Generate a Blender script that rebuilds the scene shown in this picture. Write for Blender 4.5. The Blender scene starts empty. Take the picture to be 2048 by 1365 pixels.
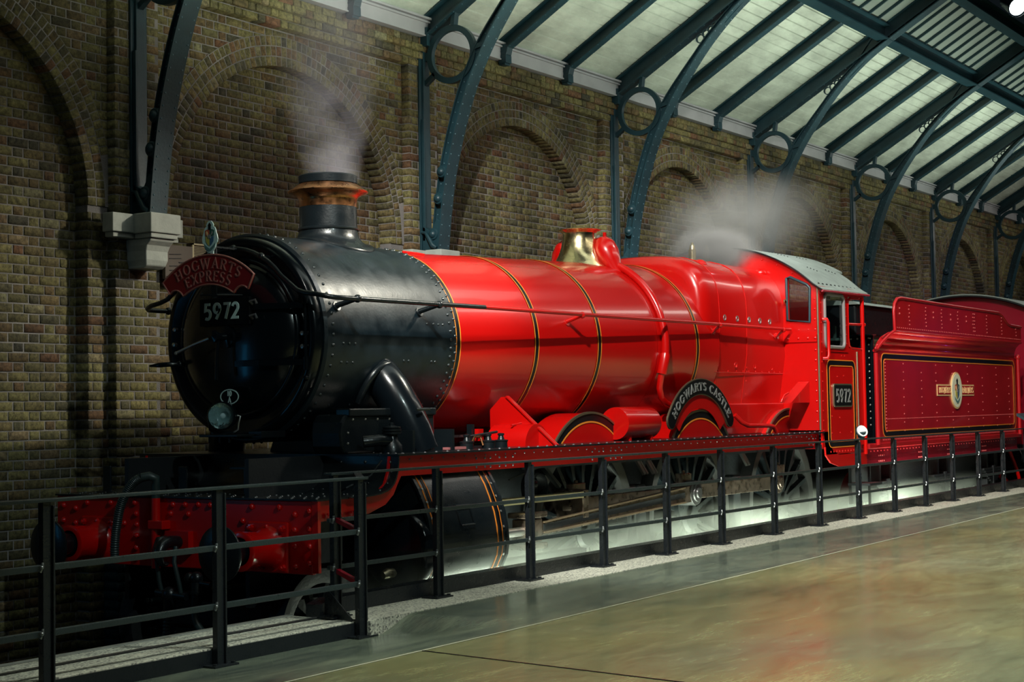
import bpy, math, random
import numpy as np
from mathutils import Vector, Matrix
SC = bpy.context.scene
COL = SC.collection
PI = math.pi
R = math.radians
rng = random.Random(7)
# ------------------------------------------------------------------ camera
cam_d = bpy.data.cameras.new('camera'); cam = bpy.data.objects.new('camera', cam_d); COL.objects.link(cam)
CP = Vector((-12.9164, -8.5897, 2.0132)); YAW, PIT, ROL, FPX = 0.5844, 0.0434, -0.0163, 3182.2847
_f = Vector((math.cos(YAW)*math.cos(PIT), math.sin(YAW)*math.cos(PIT), math.sin(PIT)))
_r0 = Vector((math.sin(YAW), -math.cos(YAW), 0)); _u0 = _r0.cross(_f)
_r = _r0*math.cos(ROL)+_u0*math.sin(ROL); _u = -_r0*math.sin(ROL)+_u0*math.cos(ROL)
cam.matrix_world = Matrix(((_r.x, _u.x, -_f.x, CP.x), (_r.y, _u.y, -_f.y, CP.y), (_r.z, _u.z, -_f.z, CP.z), (0, 0, 0, 1)))
cam_d.sensor_width = 36.0; cam_d.lens = 36.0*FPX/2048.0; cam_d.clip_end = 200
SC.camera = cam
# ------------------------------------------------------------------ view, world
SC.view_settings.view_transform = 'Standard'; SC.view_settings.look = 'None'
SC.view_settings.gamma = 1.0; SC.view_settings.use_curve_mapping = False
SC.view_settings.exposure = 0.0
W = bpy.data.worlds.new('hall_dark'); SC.world = W; W.use_nodes = True
W.node_tree.nodes['Background'].inputs[0].default_value = (0.20, 0.30, 0.36, 1)
W.node_tree.nodes['Background'].inputs[1].default_value = 0.02
SC.cycles.max_bounces = 6; SC.cycles.diffuse_bounces = 3; SC.cycles.glossy_bounces = 3
SC.cycles.transparent_max_bounces = 12; SC.cycles.volume_bounces = 0
SC.cycles.volume_step_rate = 2.0; SC.cycles.volume_max_steps = 128
SC.cycles.sample_clamp_indirect = 3.0
# ------------------------------------------------------------------ lamps of the hall, and fill lights added for brightness
def light(name, kind, loc, target, power, color=(1, 1, 1), size=0.5, size_y=None, spot=60, blend=0.3, spread=None):
    d = bpy.data.lights.new(name, kind); d.energy = power; d.color = color
    if kind == 'AREA':
        d.shape = 'RECTANGLE' if size_y else 'DISK'; d.size = size
        if size_y: d.size_y = size_y
        if spread: d.spread = R(spread)
    elif kind == 'SPOT':
        d.spot_size = R(spot); d.spot_blend = blend; d.shadow_soft_size = size
    else: d.shadow_soft_size = size
    o = bpy.data.objects.new(name, d); COL.objects.link(o); o.location = loc
    if target is not None:
        o.rotation_euler = (Vector(target)-Vector(loc)).to_track_quat('-Z', 'Y').to_euler()
    return o
WARM = (1.0, 0.93, 0.80); COOL = (0.80, 1.0, 0.97); TEAL = (0.35, 0.75, 1.0)
light('key_front', 'SPOT', (-8.0, -9.0, 7.5), (-3.8, -1.2, 1.4), 760, COOL, .10, spot=36, blend=.6)
light('key_boiler', 'SPOT', (-8.6, -4.9, 9.2), (2.3, -1.0, 2.0), 7200, (1, 1, .92), .08, spot=43, blend=.4)
light('key_cab', 'SPOT', (-1.0, -5.2, 9.4), (8.6, -1.2, 2.4), 3600, (1, .95, .86), .10, spot=58, blend=.7)
light('front_wall_wash', 'SPOT', (0.5, -3.2, 6.0), (-4.4, 2.4, 1.4), 1200, (1, .95, .78), .2, spot=44, blend=.9)
light('wall_wash', 'AREA', (13, -2.4, 6.0), (12, 2.4, 3.2), 115, (1, .96, .85), 26, .3)
light('wall_wash_near', 'SPOT', (3.5, -2.6, 6.2), (-.4, 2.4, 3.2), 95, (1, .95, .82), .2, spot=56, blend=.9)
light('roof_uplight', 'AREA', (9, -1.3, 5.2), (9, .5, 7.4), 220, (.86, 1.0, .84), 24, .2, spread=100)
light('roof_uplight_near', 'AREA', (-1, -1.2, 5.1), (-1, .8, 7.2), 55, (.92, 1.0, .82), 5, .2, spread=100)
light('floor_down', 'AREA', (2, -6.8, 9.0), (2, -6.2, 0), 680, (1, 1, .82), 22, 2.0, spread=64)  # added area light that brightens the floor
light('overhead_soft', 'AREA', (0, -3.5, 9.0), (0, -1.0, 0), 95, (.86, 1, .93), 16, 1.5)
light('blue_side', 'AREA', (-7.2, 1.95, 1.95), (-3.0, -1.0, 2.1), 1.6, (.05, .50, 1.0), .25, 1.2)
light('purple_side', 'SPOT', (15, -6.5, 3.2), (9.5, -1.3, 2.2), 45, (.45, .15, 1.0), .2, spot=26, blend=.7)
for x, l, p in ((-1.9, 1.3, 320), (.3, 2.4, 270), (2.6, 2.4, 330), (5.0, 2.0, 150), (7.4, 1.6, 520), (9.6, 1.4, 60)):
    light('track_glow', 'AREA', (x, -1.32, .02), (x, -.9, 1.0), p*1.35, (.86, 1.0, .80), l, .12)
light('ledge_light', 'SPOT', (-4.5, -6.0, 7.5), (-6.2, -1.7, .6), 800, (.9, 1, .88), .08, spot=24, blend=.5)  # added spot that brightens the left ledge
light('steam_light', 'SPOT', (2.5, -4.5, 7.2), (4.9, 0, 4.2), 1100, (1, 1, .95), .08, spot=26, blend=.8)  # added spot that brightens the steam over the cab
light('purple_carriage', 'SPOT', (11.5, -5.5, 3.4), (15.6, -1.4, 3.0), 260, (.50, .12, 1.0), .2, spot=40, blend=.8)

# ------------------------------------------------------------------ materials
def s2l(c):
    return tuple(((x/255.0)/12.92 if x/255.0 <= 0.04045 else ((x/255.0+0.055)/1.055)**2.4) for x in c)
def nod(m, t, **kw):
    n = m.node_tree.nodes.new(t)
    for k, v in kw.items(): setattr(n, k, v)
    return n
def mat(name, col, rough=0.5, metal=0.0, coat=0.0, bump=0.0, bscale=20.0, var=0.0, vscale=5.0, spec=0.5, rvar=0.0):
    m = bpy.data.materials.new(name); m.use_nodes = True
    b = m.node_tree.nodes['Principled BSDF']; lk = m.node_tree.links
    b.inputs['Base Color'].default_value = (*col, 1); b.inputs['Roughness'].default_value = rough
    b.inputs['Metallic'].default_value = metal; b.inputs['Coat Weight'].default_value = coat
    b.inputs['Coat Roughness'].default_value = 0.08; b.inputs['Specular IOR Level'].default_value = spec
    if bump or var or rvar:
        tc = nod(m, 'ShaderNodeTexCoord')
        if bump:
            n = nod(m, 'ShaderNodeTexNoise'); n.inputs['Scale'].default_value = bscale; n.inputs['Detail'].default_value = 4
            lk.new(tc.outputs['Object'], n.inputs['Vector'])
            bp = nod(m, 'ShaderNodeBump'); bp.inputs['Strength'].default_value = bump; bp.inputs['Distance'].default_value = 0.01
            lk.new(n.outputs['Fac'], bp.inputs['Height']); lk.new(bp.outputs[0], b.inputs['Normal'])
        if var or rvar:
            n2 = nod(m, 'ShaderNodeTexNoise'); n2.inputs['Scale'].default_value = vscale; n2.inputs['Detail'].default_value = 6
            lk.new(tc.outputs['Object'], n2.inputs['Vector'])
            mr = nod(m, 'ShaderNodeMapRange'); mr.inputs[1].default_value = 0.3; mr.inputs[2].default_value = 0.7
            mr.inputs[3].default_value = 1-var; mr.inputs[4].default_value = 1+var
            lk.new(n2.outputs['Fac'], mr.inputs[0])
            if var:
                mx = nod(m, 'ShaderNodeMix', data_type='RGBA', blend_type='MULTIPLY'); mx.inputs[0].default_value = 1
                mx.inputs[6].default_value = (*col, 1); lk.new(mr.outputs[0], mx.inputs[7]); lk.new(mx.outputs[2], b.inputs['Base Color'])
            if rvar:
                m2 = nod(m, 'ShaderNodeMapRange'); m2.inputs[1].default_value = 0.3; m2.inputs[2].default_value = 0.7
                m2.inputs[3].default_value = max(0.02, rough-rvar); m2.inputs[4].default_value = rough+rvar
                lk.new(n2.outputs['Fac'], m2.inputs[0]); lk.new(m2.outputs[0], b.inputs['Roughness'])
    return m
RED = mat('red_paint', (0.52, 0.0028, 0.002), 0.27, coat=0.5)
REDDK = mat('maroon_paint', (0.28, 0.006, 0.02), 0.22, coat=0.6)
REDTEN = mat('tender_red_paint', (0.42, 0.006, 0.010), 0.33, coat=0.4, var=0.12, vscale=2.5)
BLACK = mat('black_paint', (0.005, 0.008, 0.010), 0.32, coat=0.12, bump=0.12, bscale=60, rvar=0.07, vscale=8)
SMOKE = mat('smokebox_black', (0.004, 0.010, 0.0145), 0.36, bump=0.10, bscale=45, var=0.35, vscale=7, rvar=0.08)
GLOSSBK = mat('gloss_black', (0.003, 0.005, 0.007), 0.22, coat=0.25, bump=0.05, bscale=30, spec=0.3)
ORANGE = mat('orange_lining', (0.85, 0.26, 0.03), 0.35)
LINEBK = mat('black_lining', (0.006, 0.006, 0.008), 0.3)
BRASS = mat('polished_brass', (0.72, 0.60, 0.33), 0.24, metal=1.0, rvar=0.08, vscale=12, bump=0.1, bscale=25)
DULLBR = mat('dull_brass', (0.30, 0.27, 0.18), 0.42, metal=0.9)
COPPER = mat('polished_copper', (0.52, 0.23, 0.10), 0.30, metal=1.0, var=0.2, vscale=20, rvar=0.06)
STEEL = mat('oily_steel', (0.20, 0.15, 0.12), 0.33, metal=0.9, var=0.35, vscale=14, rvar=0.12)
BRSTEEL = mat('bright_steel', (0.5, 0.5, 0.48), 0.3, metal=0.9)
IRON = mat('teal_iron', (0.012, 0.042, 0.056), 0.42, bump=0.2, bscale=40, var=0.2, vscale=4)
IRONR = mat('teal_rivet', (0.07, 0.14, 0.17), 0.3)
RAILBK = mat('railing_black', (0.010, 0.013, 0.016), 0.33, bump=0.25, bscale=70, rvar=0.1, vscale=25)
RAILG = mat('railing_black_lit', (0.022, 0.033, 0.035), 0.36, bump=0.2, bscale=70, rvar=0.1, vscale=25)  # railing black made lighter, light on the rails put into the colour
STONE = mat('pale_stone', (0.40, 0.42, 0.38), 0.85, bump=0.3, bscale=30, var=0.15, vscale=6)
FASCIA = mat('grey_paint', (0.36, 0.36, 0.38), 0.6, var=0.1, vscale=3)
ROOFGR = mat('cab_roof_grey', (0.23, 0.28, 0.26), 0.55, var=0.15, vscale=6, bump=0.1)
GREY = mat('grey_rubber', (0.02, 0.035, 0.035), 0.4)
WHITE = mat('white_enamel', (0.55, 0.72, 0.68), 0.4)
CREAM = mat('cream_enamel', (0.85, 0.84, 0.62), 0.4)
SILV = mat('cast_letters', (0.42, 0.43, 0.42), 0.35, metal=0.6)
ROSE = mat('pinkish_gold_letters', (0.42, 0.16, 0.13), 0.35, metal=0.3)
PLATEBK = mat('plate_black', (0.002, 0.003, 0.004), 0.6, spec=0.15)
PLATERED = mat('headboard_red', (0.20, 0.004, 0.006), 0.35)
GOLD = mat('gold_leaf', (0.85, 0.55, 0.25), 0.4)
BROWN = mat('brown_board', (0.085, 0.062, 0.045), 0.6)
MESHY = mat('buff_metal', (0.45, 0.38, 0.22), 0.5)
RIVBK = mat('shiny_black_rivet', (0.015, 0.022, 0.026), 0.24, spec=0.7, coat=0.3)
DARK = mat('dark_underframe', (0.010, 0.012, 0.014), 0.5, bump=0.3, bscale=30)
COAL = mat('pit_ground', (0.03, 0.03, 0.03), 0.9, bump=0.8, bscale=25, var=0.4, vscale=20)
GLASSM = bpy.data.materials.new('clear_glass'); GLASSM.use_nodes = True
_n = GLASSM.node_tree; _n.nodes.clear(); _o = _n.nodes.new('ShaderNodeOutputMaterial'); _mx = _n.nodes.new('ShaderNodeMixShader')
_t = _n.nodes.new('ShaderNodeBsdfTransparent'); _t.inputs[0].default_value = (0.8, 0.86, 0.86, 1)
_g = _n.nodes.new('ShaderNodeBsdfGlossy'); _g.inputs['Roughness'].default_value = 0.05
_mx.inputs[0].default_value = 0.10
_n.links.new(_t.outputs[0], _mx.inputs[1]); _n.links.new(_g.outputs[0], _mx.inputs[2]); _n.links.new(_mx.outputs[0], _o.inputs[0])

def brick_mat(name, stops, dirt=0.5):
    m = bpy.data.materials.new(name); m.use_nodes = True; lk = m.node_tree.links
    b = m.node_tree.nodes['Principled BSDF']; b.inputs['Roughness'].default_value = 0.82; b.inputs['Specular IOR Level'].default_value = 0.35
    at = nod(m, 'ShaderNodeAttribute', attribute_name='tint'); oi = nod(m, 'ShaderNodeObjectInfo')
    ad = nod(m, 'ShaderNodeMath', operation='ADD'); fr = nod(m, 'ShaderNodeMath', operation='FRACT')
    lk.new(at.outputs['Fac'], ad.inputs[0]); lk.new(oi.outputs['Random'], ad.inputs[1]); lk.new(ad.outputs[0], fr.inputs[0])
    cr = nod(m, 'ShaderNodeValToRGB'); e = cr.color_ramp.elements
    e[0].position = 0; e[0].color = (*stops[0][1], 1); e[1].position = stops[-1][0]; e[1].color = (*stops[-1][1], 1)
    for p, c in stops[1:-1]:
        x = e.new(p); x.color = (*c, 1)
    lk.new(fr.outputs[0], cr.inputs[0])
    tc = nod(m, 'ShaderNodeNewGeometry')
    n = nod(m, 'ShaderNodeTexNoise'); n.inputs['Scale'].default_value = 26; n.inputs['Detail'].default_value = 6; n.inputs['Roughness'].default_value = 0.7
    lk.new(tc.outputs['Position'], n.inputs['Vector'])
    mr = nod(m, 'ShaderNodeMapRange'); mr.inputs[1].default_value = 0.35; mr.inputs[2].default_value = 0.68; mr.inputs[3].default_value = 0.35; mr.inputs[4].default_value = 1.45
    lk.new(n.outputs['Fac'], mr.inputs[0])
    n2 = nod(m, 'ShaderNodeTexNoise'); n2.inputs['Scale'].default_value = 1.1; n2.inputs['Detail'].default_value = 4
    lk.new(tc.outputs['Position'], n2.inputs['Vector'])
    m2 = nod(m, 'ShaderNodeMapRange'); m2.inputs[1].default_value = 0.35; m2.inputs[2].default_value = 0.65; m2.inputs[3].default_value = 1-dirt; m2.inputs[4].default_value = 1.15
    lk.new(n2.outputs['Fac'], m2.inputs[0])
    mu = nod(m, 'ShaderNodeMath', operation='MULTIPLY'); lk.new(mr.outputs[0], mu.inputs[0]); lk.new(m2.outputs[0], mu.inputs[1])
    mx = nod(m, 'ShaderNodeMix', data_type='RGBA', blend_type='MULTIPLY'); mx.inputs[0].default_value = 1
    lk.new(cr.outputs[0], mx.inputs[6]); lk.new(mu.outputs[0], mx.inputs[7]); lk.new(mx.outputs[2], b.inputs['Base Color'])
    bp = nod(m, 'ShaderNodeBump'); bp.inputs['Strength'].default_value = 0.6; bp.inputs['Distance'].default_value = 0.012
    lk.new(n.outputs['Fac'], bp.inputs['Height']); lk.new(bp.outputs[0], b.inputs['Normal'])
    return m
_OL = (0.205, 0.180, 0.070); _OL2 = (0.150, 0.128, 0.055); _BR = (0.16, 0.105, 0.048); _DK = (0.075, 0.068, 0.045); _RD = (0.16, 0.078, 0.04); _PA = (0.26, 0.245, 0.13)
BRICK = brick_mat('stock_brick', [(0, _OL), (0.16, _OL2), (0.34, _OL), (0.45, _BR), (0.55, _OL2), (0.66, _DK), (0.76, _OL), (0.86, _BR), (0.92, _RD), (1.0, _PA)], 0.45)
BRICKT = brick_mat('blue_brick', [(0, (0.02, 0.04, 0.05)), (0.5, (0.03, 0.055, 0.065)), (1.0, (0.02, 0.035, 0.05))], 0.3)
MORTAR = mat('mortar', (0.21, 0.195, 0.19), 0.95, bump=0.7, bscale=90, var=0.45, vscale=1.7)
MORTART = mat('mortar_teal', (0.05, 0.09, 0.10), 0.95)

# ------------------------------------------------------------------ mesh builder
class MB:
    def __init__(s): s.v = []; s.f = []
    def add(s, vs, fs):
        n = len(s.v); s.v.extend(tuple(p) for p in vs); s.f.extend(tuple(i+n for i in f) for f in fs); return s
    def box(s, x0, x1, y0, y1, z0, z1):
        return s.add([(x0, y0, z0), (x1, y0, z0), (x1, y1, z0), (x0, y1, z0), (x0, y0, z1), (x1, y0, z1), (x1, y1, z1), (x0, y1, z1)],
                     [(0, 3, 2, 1), (4, 5, 6, 7), (0, 1, 5, 4), (1, 2, 6, 5), (2, 3, 7, 6), (3, 0, 4, 7)])
    def bar(s, a, b, w, h, up=(0, 0, 1)):      # straight bar of section w (sideways) x h (along up)
        a = Vector(a); b = Vector(b); d = (b-a).normalized(); up = Vector(up); sd = d.cross(up).normalized(); u = sd.cross(d).normalized()
        sd = sd*w/2; u = u*h/2; vs = []
        for p in (a, b): vs += [p-sd-u, p+sd-u, p+sd+u, p-sd+u]
        return s.add(vs, [(0, 1, 2, 3), (7, 6, 5, 4), (0, 4, 5, 1), (1, 5, 6, 2), (2, 6, 7, 3), (3, 7, 4, 0)])
    def tube(s, pts, r, n=10, cap=True, closed=False):
        pts = [Vector(p) for p in pts]; m = len(pts); rr = r if isinstance(r, (list, tuple)) else [r]*m
        base = len(s.v); prev = None
        for i, p in enumerate(pts):
            a = pts[(i-1) % m] if (closed or i > 0) else p; b = pts[(i+1) % m] if (closed or i < m-1) else p
            t = (b-a).normalized()
            if prev is None:
                prev = t.orthogonal().normalized()
            u = (prev-t*prev.dot(t))
            u = u.normalized() if u.length > 1e-6 else t.orthogonal().normalized()
            prev = u; w = t.cross(u)
            for k in range(n):
                an = 2*PI*k/n; s.v.append(tuple(p+(u*math.cos(an)+w*math.sin(an))*rr[i]))
        for i in range(m if closed else m-1):
            j = (i+1) % m
            for k in range(n):
                l = (k+1) % n
                s.f.append((base+i*n+k, base+i*n+l, base+j*n+l, base+j*n+k))
        if cap and not closed:
            s.f.append(tuple(base+k for k in range(n-1, -1, -1))); s.f.append(tuple(base+(m-1)*n+k for k in range(n)))
        return s
    def lathe(s, prof, o, axis='z', n=40, a0=0.0, a1=2*PI, flip=False):   # prof: (radius, height along axis)
        o = Vector(o); ax = {'x': (Vector((1, 0, 0)), Vector((0, 1, 0)), Vector((0, 0, 1))), 'y': (Vector((0, 1, 0)), Vector((0, 0, 1)), Vector((1, 0, 0))), 'z': (Vector((0, 0, 1)), Vector((1, 0, 0)), Vector((0, 1, 0)))}[axis]
        full = abs(a1-a0-2*PI) < 1e-6; nn = n if full else n+1; base = len(s.v)
        for r, h in prof:
            for k in range(nn):
                an = a0+(a1-a0)*k/n; s.v.append(tuple(o+ax[0]*h+(ax[1]*math.cos(an)+ax[2]*math.sin(an))*max(r, 1e-5)))
        for i in range(len(prof)-1):
            for k in range(n):
                l = (k+1) % nn
                q = (base+i*nn+k, base+i*nn+l, base+(i+1)*nn+l, base+(i+1)*nn+k)
                s.f.append(q[::-1] if flip else q)
        return s
    def prism(s, pts, ax, a, b):       # polygon pts (p,q) in the plane normal to axis ax, from a to b (convex or simple)
        n = len(pts)
        def P(p, q, t): return {'x': (t, p, q), 'y': (p, t, q), 'z': (p, q, t)}[ax]
        vs = [P(p, q, a) for p, q in pts]+[P(p, q, b) for p, q in pts]
        fs = [tuple(range(n-1, -1, -1)), tuple(range(n, 2*n))]+[(i, (i+1) % n, n+(i+1) % n, n+i) for i in range(n)]
        return s.add(vs, fs)
    def strip(s, A, B, th):            # curved plate between polylines A and B with thickness vector th
        n = len(A); th = Vector(th); A = [Vector(p) for p in A]; B = [Vector(p) for p in B]
        vs = A+B+[p+th for p in A]+[p+th for p in B]; fs = []
        for i in range(n-1):
            fs += [(i, i+1, n+i+1, n+i), (2*n+i, 3*n+i, 3*n+i+1, 2*n+i+1), (i, 2*n+i, 2*n+i+1, i+1), (n+i, n+i+1, 3*n+i+1, 3*n+i)]
        fs += [(0, n, 3*n, 2*n), (n-1, 3*n-1, 4*n-1, 2*n-1)]
        return s.add(vs, fs)
    def rivet(s, p, nrm, r, h=None):
        p = Vector(p); nrm = Vector(nrm).normalized(); u = nrm.orthogonal().normalized(); w = nrm.cross(u); h = h or r*0.75
        vs = []
        for rr, hh in ((r, 0), (r*0.8, h*0.6)):
            for k in range(6): vs.append(p+(u*math.cos(k*PI/3)+w*math.sin(k*PI/3))*rr+nrm*hh)
        vs.append(p+nrm*h)
        fs = [(k, (k+1) % 6, 6+(k+1) % 6, 6+k) for k in range(6)]+[(6+k, 6+(k+1) % 6, 12) for k in range(6)]
        return s.add(vs, fs)
    def sphere(s, c, r, n=12, m=8, sc=(1, 1, 1)):
        prof = [(r*math.sin(PI*i/m), -r*math.cos(PI*i/m)) for i in range(m+1)]
        b = len(s.v); s.lathe(prof, (0, 0, 0), 'z', n)
        for i in range(b, len(s.v)):
            v = s.v[i]; s.v[i] = (v[0]*sc[0]+c[0], v[1]*sc[1]+c[1], v[2]*sc[2]+c[2])
        return s
    def build(s, name, m, parent=None, smooth=None, bevel=0.0, label=None):
        me = bpy.data.meshes.new(name); me.from_pydata(s.v, [], s.f); me.validate(clean_customdata=False)
        me.materials.append(m)
        if smooth:
            me.shade_smooth(); me.set_sharp_from_angle(angle=R(smooth))
        o = bpy.data.objects.new(name, me); COL.objects.link(o)
        if parent is not None: o.parent = parent
        if bevel:
            bm = o.modifiers.new('bevel', 'BEVEL'); bm.width = bevel; bm.segments = 2; bm.limit_method = 'ANGLE'; bm.angle_limit = R(40)
        if label: o['label'] = label
        return o
def thing(name, label, cat, loc, group=None):
    o = bpy.data.objects.new(name, None); COL.objects.link(o); o.location = loc; o.empty_display_size = 0.1
    o['label'] = label; o['category'] = cat
    if group: o['group'] = group
    return o
def adopt(root, *obs):      # parent objects built in world coordinates under an Empty without moving them
    for o in obs:
        o.parent = root; o.matrix_parent_inverse = Matrix.Translation(-root.location)
    return obs[0] if obs else None
def W_(mb, name, m, root, **k):          # build in world coordinates, adopt by root
    o = mb.build(name, m, None, **k); adopt(root, o); return o
def S_(mb, name, m, par, root=None, **k):    # sub-part of an adopted part: same world coordinates
    o = mb.build(name, m, None, **k); o.parent = par; return o
def struct(o): o['kind'] = 'structure'; return o
# ================================================================== SETTING
SP = 4.39; X0 = -2.72; SPR = 3.905; RIN = 1.69; PITCH = 0.0845; JT = 0.012
def bay(k): return X0+SP*k
def quads_to_mesh(name, qs, m, parent=None):
    # qs: list of (corners [(x,z)*4 ccw seen from -y], yfront, yback, tint)
    n = len(qs); V = np.zeros((n, 12, 3)); T = np.zeros((n, 9))
    for i, (c, yf, yb, t) in enumerate(qs):
        c = np.array(c); ce = c.mean(0); d = c-ce; L = np.linalg.norm(d, axis=1, keepdims=True)
        ins = ce+d*(1-0.0045/L)
        V[i, 0:4, 0] = c[:, 0]; V[i, 0:4, 2] = c[:, 1]; V[i, 0:4, 1] = yb
        V[i, 4:8, 0] = c[:, 0]; V[i, 4:8, 2] = c[:, 1]; V[i, 4:8, 1] = yf+0.0035
        V[i, 8:12, 0] = ins[:, 0]; V[i, 8:12, 2] = ins[:, 1]; V[i, 8:12, 1] = yf
        T[i] = t
    F = []
    for a in range(4):
        b = (a+1) % 4
        F.append((a, b, 4+b, 4+a)); F.append((4+a, 4+b, 8+b, 8+a))
    F.append((8, 9, 10, 11)); F = np.array(F)
    A = (F[None]+12*np.arange(n)[:, None, None]).reshape(-1, 4)
    me = bpy.data.meshes.new(name); me.vertices.add(n*12); me.vertices.foreach_set('co', V.reshape(-1))
    me.loops.add(len(A)*4); me.loops.foreach_set('vertex_index', A.reshape(-1).astype(np.int32))
    me.polygons.add(len(A)); me.polygons.foreach_set('loop_start', (np.arange(len(A))*4).astype(np.int32))
    me.update(calc_edges=True)
    at = me.attributes.new('tint', 'FLOAT', 'FACE'); at.data.foreach_set('value', T.reshape(-1))
    me.materials.append(m)
    o = bpy.data.objects.new(name, me); COL.objects.link(o)
    if parent is not None: o.parent = parent
    return o
allb = []     # standard wall bricks: (x0,x1,z0,z1,yf,yb,tint,kind)
def course(x0, x1, row, yf, yb, kind, keep=None, zoff=0.0):
    z0 = -0.12+row*PITCH; z1 = z0+PITCH-JT
    x = x0-(0.0 if row % 2 else 0.17); i = 0
    while x < x1-0.02:
        w = 0.226 if i % 2 == 0 else 0.113; a = max(x, x0); b = min(x+w, x1); i += 1; x += w
        if b-a < 0.035: continue
        b2 = b-JT if b < x1-1e-6 else b
        if keep and not keep(a, b2, z0, z1): continue
        j = rng.uniform(-0.0035, 0.0035)
        allb.append((a+rng.uniform(0, .003), b2-rng.uniform(0, .003), z0+rng.uniform(-.002, .002), z1+rng.uniform(-.002, .002), yf+j, yb, rng.random(), kind))
KS = range(-1, 7)
for k in KS:
    X = bay(k); Xn = bay(k+1); cx = (X+Xn)/2
    def in_inf(a, b, z0, z1): return z1 < SPR or math.hypot(max(0, abs((a+b)/2-cx)-0.12), z0-SPR) < 1.80
    def spand(a, b, z0, z1):
        dx = min(abs(a-cx), abs(b-cx)) if (a-cx)*(b-cx) > 0 else 0
        if z1 < SPR: return dx >= RIN-0.03
        return math.hypot(dx, max(0, z0-SPR)) > RIN+0.13
    for row in range(0, 68):
        course(cx-1.76, cx+1.76, row, 2.49, 2.52, 'i', in_inf)
    lowrows = int((SPR+0.12)/PITCH)
    for row in range(0, 72):
        if row < lowrows:
            course(X+0.27, cx-RIN, row, 2.33, 2.49, 'f'); course(cx+RIN, Xn-0.27, row, 2.33, 2.49, 'f')
        else:
            course(X+0.27, Xn-0.27, row, 2.33, 2.42, 'f', spand)
for k in list(KS)+[7]:
    X = bay(k)
    for row in range(9 if k < 8 else 0, 72): course(X-0.27, X+0.27, row, 2.23, 2.36, 'p')
for row, yy in ((72, 2.215), (73, 2.19), (74, 2.165), (75, 2.19)):
    course(bay(-1)-1.5, bay(7)+0.3, row, yy, 2.4, 't')
wall = MB()
wall.box(bay(-1)-3, bay(7)+0.6, 2.497, 2.75, -0.3, 6.6)
for k in KS:
    cx = (bay(k)+bay(k+1))/2; N = 40; A = []; B = []
    for i in range(N+1):
        an = PI*i/N; c, s = math.cos(an), math.sin(an)
        A.append((cx+(RIN+.005)*c, 2.338, SPR+(RIN+.005)*s))
        t = min(2.195/max(abs(c), 1e-6), (6.3-SPR)/max(s, 1e-6)); B.append((cx+t*c, 2.338, SPR+t*s))
    wall.strip(A, B, (0, 0.155, 0))
    A2 = [(cx+(RIN+.004)*math.cos(PI*i/N), 2.3255, SPR+(RIN+.004)*math.sin(PI*i/N)) for i in range(N+1)]; B2 = [(cx+2.0*math.cos(PI*i/N), 2.3255, SPR+2.0*math.sin(PI*i/N)) for i in range(N+1)]
    A2 = [a for a in A2 if abs(a[0]-cx) < 1.92]; wall.strip(A2, B2, (0, 0.012, 0))
    wall.box(cx-2.195, cx-RIN-.004, 2.338, 2.50, -0.3, SPR); wall.box(cx+RIN+.004, cx+2.195, 2.338, 2.50, -0.3, SPR)
for k in list(KS)+[7]: wall.box(bay(k)-0.267, bay(k)+0.267, 2.236, 2.4, -0.3, 6.25)
wall.box(bay(-1)-3, bay(7)+0.6, 2.235, 2.46, 5.97, 6.34)
WALL = struct(wall.build('wall_back', MORTAR))
WALL['label'] = 'long brick wall of blind arches behind the train'
# choose the 300 bricks that show largest as single parts
def pix(p):
    d = Vector(p)-CP; z = d.dot(_f); return 1024+FPX*d.dot(_r)/z, 682.5-FPX*d.dot(_u)/z, z
cand = []
for i, b in enumerate(allb):
    u, v, z = pix(((b[0]+b[1])/2, b[4], (b[2]+b[3])/2))
    hidden = (u > 345 and v > 470) or (b[7] == 'i' and False)
    if 0 < u < 2048 and 0 < v < 1340 and not hidden and b[1]-b[0] > 0.09: cand.append((z, i))
cand.sort(); single = set(i for _, i in cand[:300])
bcache = {}
def brick_obj(b):
    w = round(b[1]-b[0], 2); h = round(b[3]-b[2], 3); dp = round(b[5]-b[4], 2); key = (w, round(h, 2), dp)
    if key not in bcache:
        o = quads_to_mesh('brick', [([(-w/2, -h/2), (w/2, -h/2), (w/2, h/2), (-w/2, h/2)], 0, dp, 0.0)], BRICK)
        bcache[key] = o.data
    else:
        o = bpy.data.objects.new('brick', bcache[key]); COL.objects.link(o)
    o.location = ((b[0]+b[1])/2, b[4], (b[2]+b[3])/2); o.parent = WALL
    o.rotation_euler = (0, rng.uniform(-.006, .006), 0)
for i in sorted(single): brick_obj(allb[i])
rest = [([(b[0], b[2]), (b[1], b[2]), (b[1], b[3]), (b[0], b[3])], b[4], b[5], b[6]) for i, b in enumerate(allb) if i not in single]
o = quads_to_mesh('brickwork', rest, BRICK, WALL); o['kind'] = 'stuff'
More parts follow.
